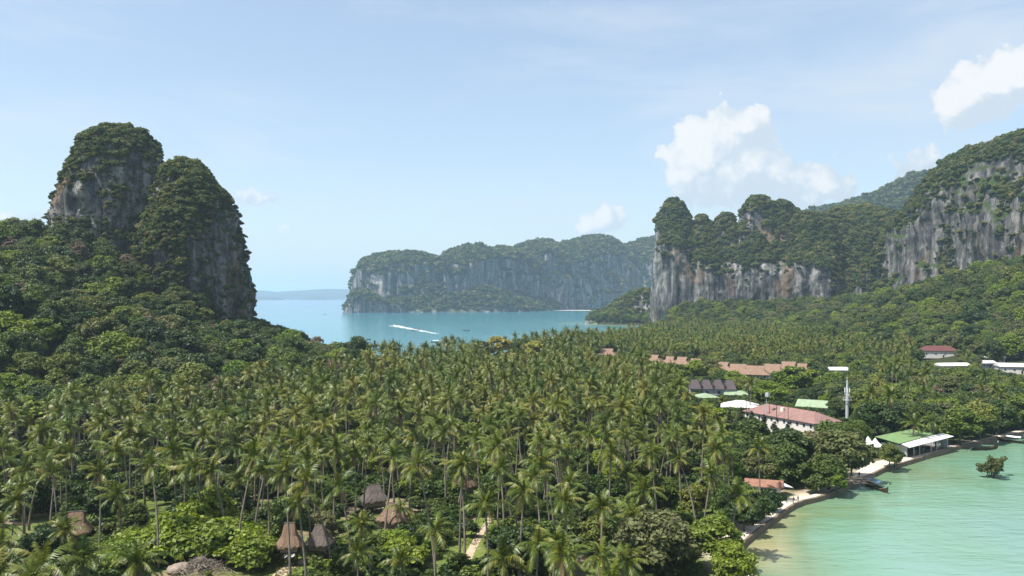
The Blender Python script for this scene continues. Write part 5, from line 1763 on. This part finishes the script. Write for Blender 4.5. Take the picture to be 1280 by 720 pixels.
# dead brush heap and boulders under the creeper mound
x, y, _ = gnd(250, 716, GZ)
mb = MB()
rr = random.Random(5)
for k in range(220):
    a = rr.uniform(0, 6.28); rad = rr.uniform(0, 4.2)
    c = Vector((math.cos(a) * rad * 1.5, math.sin(a) * rad * .8, .2 + 2.8 * (1 - rad / 4.4) * rr.uniform(.4, 1)))
    d = Vector((rr.uniform(-1, 1), rr.uniform(-1, 1), rr.uniform(-.1, .7))).normalized() * rr.uniform(.6, 1.5)
    mb.tube([c - d, c, c + d + Vector((0, 0, rr.uniform(-.2, .2)))], [.05, .045, .02], 4)
tag(mb.build('dead_brush', M['dead'], None, (x, y, GZ)), 'grey tangle of dead branches in front of the bright creeper mound', 'brush', kind='stuff')

def boulder(label, px, py, r, seed):
    x, y, _ = gnd(px, py, GZ)
    bm = bmesh.new()
    bmesh.ops.create_icosphere(bm, subdivisions=3, radius=1)
    V = np.array([v.co[:] for v in bm.verts])
    d = 1 + .35 * fbm(V[:, 0] * 1.3, V[:, 1] * 1.3, V[:, 2] * 1.3, seed, 3)
    for v, k in zip(bm.verts, d): v.co = Vector((v.co.x * r * 1.2, v.co.y * r, v.co.z * r * .75)) * float(k)
    me = bpy.data.meshes.new('boulder'); bm.to_mesh(me); bm.free()
    me.materials.append(M['stone'])
    tag(link('boulder', me, None, (x, y, GZ + r * .3), (0, 0, seed)), label, 'boulder')
boulder('large brown boulder beside the dead brush heap', 224, 716, 1.7, 3)
boulder('small brown boulder at the foot of the creeper mound near the stilted hut', 322, 690, 1.0, 4)

# ------------------------------------------------------------------ mangrove shrub standing in the bay
x, y, _ = gnd(1240, 597, 0)
mg = empty('mangrove', (x, y, 0), .4)
mg.scale = (1.15, 1.15, 1.1)
tag(mg, 'lone olive green mangrove shrub standing in the shallow water', 'shrub')
rng = np.random.default_rng(31)
mb = MB()
cl = []
for i in range(13):
    a = rng.uniform(0, 6.28); r = rng.uniform(.8, 3.2); hh = rng.uniform(2.2, 5.4) - r * .3
    tipp = Vector((math.cos(a) * r, math.sin(a) * r, hh))
    mb.tube([(math.cos(a) * .5, math.sin(a) * .5, -.6), tipp * .45 + Vector((0, 0, .3)), tipp], [.12, .09, .03], 5)
    cl.append((tuple(tipp), rng.uniform(.6, 1.05)))
    for j in range(4):
        cl.append((tuple(tipp * rng.uniform(.55, .9) + Vector((rng.uniform(-.8, .8), rng.uniform(-.8, .8), rng.uniform(-.3, .6)))), rng.uniform(.4, .8)))
cl.append(((4.6, .2, 4.4), .7)); cl.append(((3.9, .1, 4.1), .6))
mb.tube([(.3, 0, .4), (2.4, .1, 2.8), (4.4, .2, 4.2)], [.1, .08, .03], 5)
mb.build('stem', M['bark'], mg, smooth=True)
v, f = clump_crown(rng, cl, 170, .34)
link('crown', mesh_np('mangrove_crown', v, f, [M['leaf_olive']]), mg)

# bare grey branches of the fallen tree over the cove
x, y, _ = gnd(1062, 606, 1.5)
mb = MB(); rr = random.Random(12)
for k in range(30):
    a = rr.uniform(-1.6, 1.0); L_ = rr.uniform(2.0, 6.0)
    p0 = Vector((rr.uniform(-3, 3), rr.uniform(-1, 1), rr.uniform(.5, 2.2)))
    d = Vector((math.cos(a) * L_, math.sin(a) * L_ * .6 - 1, rr.uniform(-.6, 1.4)))
    mb.tube([p0, p0 + d * .5 + Vector((0, 0, .4)), p0 + d], [.06, .04, .015], 4)
fb = mb.build('fallen_branches', M['dead'], None, (x, y, 1.4))
tag(fb, 'grey bare branches of a fallen tree hanging over the cove by the moored longtail boat', 'branches')

# ------------------------------------------------------------------ boats
def longtail(label, loc, rz, L_=11.0, canopy=True, cmat='canopy_blue', group=None, hullm='hull'):
    root = empty('longtail_boat', loc, rz)
    tag(root, label, 'boat', group)
    st = []
    n = 15
    for i in range(n):
        t = i / (n - 1)
        x = (t - .5) * L_
        w = .92 * math.sin(PI * min(1, .16 + .84 * (1 - t) ** .75 if t > .45 else .5 + t)) if False else .95 * (1 - (2 * t - .8) ** 2 * .55 if t < .9 else .35 * (1 - t) / .1 + .02)
        w = max(.05, min(.95, w)) * (1 if t < .7 else 1 - ((t - .7) / .3) ** 1.6 * .95)
        sheer = .62 + .35 * max(0, .25 - t) ** 2 * 8 + 1.5 * max(0, t - .68) ** 2 * 8
        keel = -.25 + 1.2 * max(0, t - .72) ** 2 * 7
        st.append((x, max(.04, w), sheer, min(keel, sheer - .1)))
    V, Fc = [], []
    for (x, w, sh, kl) in st:
        V += [(x, -w, sh), (x, -w * .7, (sh + kl) / 2 - .1), (x, 0, kl), (x, w * .7, (sh + kl) / 2 - .1), (x, w, sh), (x, w * .86, sh - .02), (x, w * .55, kl + .22), (x, -w * .55, kl + .22), (x, -w * .86, sh - .02)]
    for i in range(n - 1):
        for j in range(9):
            Fc.append((i * 9 + j, i * 9 + (j + 1) % 9, (i + 1) * 9 + (j + 1) % 9, (i + 1) * 9 + j))
    Fc.append(tuple(range(9))); Fc.append(tuple((n - 1) * 9 + j for j in reversed(range(9))))
    MB().add(V, Fc).build('hull', M[hullm], root)
    for k in range(3):
        MB().box((-.18 * L_ + k * .16 * L_, 0, .40), (.35, 1.3, .06)).build('bench', M['bamboo'], root)
    if canopy:
        m = MB()
        a, b = -.36 * L_, .16 * L_
        m.add([(a, -.95, 1.95), (b, -.95, 1.95), (b, 0, 2.25), (a, 0, 2.25), (a, .95, 1.95), (b, .95, 1.95), (a, -.95, 1.9), (b, -.95, 1.9), (b, 0, 2.2), (a, 0, 2.2), (a, .95, 1.9), (b, .95, 1.9)],
              [(0, 1, 2, 3), (3, 2, 5, 4), (6, 9, 8, 7), (9, 10, 11, 8), (0, 6, 7, 1), (4, 5, 11, 10), (0, 3, 9, 6), (3, 4, 10, 9), (1, 7, 8, 2), (2, 8, 11, 5)])
        m.build('canopy', M[cmat], root)
        for xx in (a + .1, (a + b) / 2, b - .1):
            for sy in (-1, 1):
                MB().tube([(xx, sy * .82, .5), (xx, sy * .9, 1.93)], [.03, .03], 5).build('canopy_post', M['dark_wood'], root)
    e = MB().box((-.47 * L_, 0, 1.0), (.8, .45, .5)); e.build('engine', M['dark_wood'], root)
    MB().tube([(-.5 * L_, 0, 1.0), (-.72 * L_, 0, .1)], [.05, .04], 6).build('propeller_shaft', M['steel'], root)
    MB().tube([(.49 * L_, 0, 2.2), (.515 * L_, 0, 2.75)], [.08, .05], 6).build('bow_post', M['canvas'], root)
    return root
P0 = Vector(gnd(1080, 604)[:2]); P1 = Vector(gnd(1105, 619)[:2])
longtail('dark longtail boat with faded blue canopy moored under the fallen tree', ((P0.x + P1.x) / 2 + .8, (P0.y + P1.y) / 2, .05), math.atan2(P1.y - P0.y, P1.x - P0.x) + .12, 11.5)
x, y, _ = gnd(1257, 551, 0)
longtail('longtail boat with pale canopy tied to the sea wall under the trees', (x, y - 3, .05), 2.3, 9.0, True, 'canvas')
x, y, _ = gnd(1226, 560, 0)
longtail('open dark longtail boat lying along the shaded sea wall', (x, y - 3, .0), .25, 9.5, False)
x, y, _ = gnd(546, 428, 0)
longtail('dark longtail boat with white canopy at rest in the blue bay', (x, y, .05), .1, 12.5, True, 'canvas')
x, y, _ = gnd(583, 413.5, 0)
longtail('small dark longtail boat far out in the blue bay', (x, y, .05), PI - .15, 11.0, True, 'dark_wood')
x, y, _ = gnd(457, 425, 0)
longtail('dark longtail boat just above the palm tops by the shore', (x, y, .05), .15, 12.0, True, 'dark_wood')
x, y, _ = gnd(1101, 390, 0)

def speedboat(label, loc, rz, L_=9.0, up=.06):
    root = empty('speedboat', loc, rz)
    root.rotation_euler = (0, -up, rz)
    tag(root, label, 'boat')
    V, Fc = [], []
    n = 9
    for i in range(n):
        t = i / (n - 1); x = (t - .5) * L_
        w = 1.25 * (1 if t < .55 else max(.04, 1 - ((t - .55) / .45) ** 2.0))
        kl = -.35 + .7 * max(0, t - .6) ** 2 * 6
        V += [(x, -w, .8 + .35 * t * t), (x, -w * .8, .1), (x, 0, kl), (x, w * .8, .1), (x, w, .8 + .35 * t * t), (x, 0, .86 + .4 * t * t)]
    for i in range(n - 1):
        for j in range(6):
            Fc.append((i * 6 + j, i * 6 + (j + 1) % 6, (i + 1) * 6 + (j + 1) % 6, (i + 1) * 6 + j))
    Fc.append(tuple(range(6))); Fc.append(tuple((n - 1) * 6 + j for j in reversed(range(6))))
    MB().add(V, Fc).build('hull', M['hull_white'], root)
    MB().box((-.4, 0, 2.5), (3.6, 2.1, .1)).build('roof', M['hull_white'], root)
    for sx in (-2.0, 1.2):
        for sy in (-.9, .9):
            MB().tube([(sx, sy, .8), (sx, sy, 2.47)], [.05, .05], 5).build('roof_post', M['steel'], root)
    MB().box((1.7, 0, 1.35), (.08, 1.8, .8), 0, (0, -.5, 0)).build('windscreen', M['window'], root)
    for sy in (-.4, .4):
        MB().box((-L_ / 2 - .25, sy, .7), (.5, .35, 1.2)).build('outboard', M['dark_wood'], root)
W0 = Vector(gnd(493, 407.3)[:2]); W1 = Vector(gnd(560, 420)[:2])
hd = (W0 - W1).normalized()
speedboat('white speedboat racing across the bay at the head of its foam trail', (W0.x, W0.y, .15), math.atan2(hd.y, hd.x))
x, y, _ = gnd(519, 412.8, 0)
longtail('dark longtail boat close beside the foam trail of the speedboat', (x + 1.5, y - 9, .05), .3, 11.0, True, 'dark_wood')

def foam_trail(a, b, w0, w1, name='wake'):
    rng = np.random.default_rng(3)
    n = 60
    V, Fc = [], []
    a, b = Vector(a), Vector(b)
    t_ = (b - a).normalized(); nn = Vector((-t_.y, t_.x))
    k = 0
    for i in range(900):
        t = rng.uniform() ** 1.5
        c = a.lerp(b, t) + nn * ((w0 + (w1 - w0) * t) * rng.normal() * .33)
        s = rng.uniform(.8, 2.6) * (1 - .55 * t)
        q = rng.uniform(0, 6.28)
        m = 6
        V += [(c.x + math.cos(q + 6.283 * j / m) * s * 1.6 * rng.uniform(.6, 1.2), c.y + math.sin(q + 6.283 * j / m) * s * rng.uniform(.6, 1.2), .06 + .0004 * i) for j in range(m)]
        Fc.append(tuple(range(k, k + m))); k += m
    o = MB(); o.v = V; o.f = Fc
    tag(o.build(name, M['foam']), 'white foam trail left by the speedboat on the bay', 'wake', kind='stuff')
x, y, _ = gnd(394, 391.6, 0)
speedboat('tiny white boat far out on the open blue sea', (x, y, .1), 3.0, 14.0)
x, y, _ = gnd(406, 393, 0)
speedboat('tiny white boat far out, nearer the rock knob of the headland', (x, y, .1), .3, 12.0)
foam_trail(W0 - hd * 4, gnd(546, 417.4)[:2], 9, 6)

# ------------------------------------------------------------------ people on the promenade
def person_mat(name, shirt, trousers):
    m, nt, N, L, out = new_mat(name)
    tc = N('ShaderNodeTexCoord'); sp = N('ShaderNodeSeparateXYZ'); L(tc.outputs['Object'], sp.inputs[0])
    c = ramp(N, L, mth(N, L, 'DIVIDE', sp.outputs[2], 2.0), [(0, (.30, .17, .11)), (.24, trousers), (.475, shirt), (.725, (.34, .19, .12)), (.815, (.02, .015, .012))], 'CONSTANT')
    b = N('ShaderNodeBsdfPrincipled'); L(c, b.inputs['Base Color']); b.inputs['Roughness'].default_value = .8
    L(b.outputs[0], out.inputs[0])
    return m
def person(label, px, py, rz, stride, shirt, trousers):
    x, y, _ = gnd(px, py, GZ + .07)
    V = [((0, 0, .98), .15), ((0, 0, 1.18), .135), ((0, 0, 1.40), .15), ((0, .01, 1.52), .06), ((0, .02, 1.60), .085), ((0, .03, 1.68), .095), ((0, .02, 1.745), .05)]
    E = [(0, 1), (1, 2), (2, 3), (3, 4), (4, 5), (5, 6)]
    for s in (-1, 1):
        b = len(V)
        V += [((s * .10, 0, .90), .10), ((s * .11, s * stride * .45 + .03, .50), .07), ((s * .11, s * stride, .09), .048), ((s * .12, s * stride + .17, .04), .04)]
        E += [(0, b), (b, b + 1), (b + 1, b + 2), (b + 2, b + 3)]
        b = len(V)
        V += [((s * .19, 0, 1.42), .065), ((s * .25, -s * stride * .3, 1.14), .048), ((s * .26, -s * stride * .5 + .08, .90), .037), ((s * .26, -s * stride * .5 + .11, .80), .03)]
        E += [(2, b), (b, b + 1), (b + 1, b + 2), (b + 2, b + 3)]
    bm = bmesh.new()
    sk = bm.verts.layers.skin.verify()
    vs = []
    for (p, r) in V:
        q = bm.verts.new(p); q[sk].radius = (r, r); vs.append(q)
    vs[0][sk].use_root = True
    for a, b in E: bm.edges.new((vs[a], vs[b]))
    me = bpy.data.meshes.new('person'); bm.to_mesh(me); bm.free()
    me.materials.append(person_mat('clothes', shirt, trousers))
    o = link('person', me, None, (x, y, GZ + .08), (0, 0, rz))
    md = o.modifiers.new('skin', 'SKIN'); md.use_smooth_shade = True
    o.modifiers.new('sub', 'SUBSURF').levels = 1
    tag(o, label, 'person')
person('person in dark shirt walking on the promenade under the shore tree', 992, 630, .6, .22, (.06, .06, .08), (.10, .09, .08))
person('person in grey shirt and pale shorts walking behind on the promenade', 997.5, 628.5, .5, .18, (.22, .22, .24), (.40, .36, .30))
person('person in black standing at the promenade bend by the moored boat', 1074, 597.5, 2.0, .06, (.03, .03, .035), (.05, .05, .06))

# ------------------------------------------------------------------ haze
m, nt, N, L, out = new_mat('haze_air')
pv = N('ShaderNodeVolumePrincipled')
pv.inputs['Color'].default_value = (.64, .83, 1.0, 1)
pv.inputs['Density'].default_value = 8.2e-5
pv.inputs['Anisotropy'].default_value = .25
L(pv.outputs[0], out.inputs['Volume'])
hz = MB().box((0, 30000, 236), (140000, 140000, 488)).build('haze', m)
tag(hz, 'pale sea haze in the air over bay and cliffs', 'haze', kind='stuff')
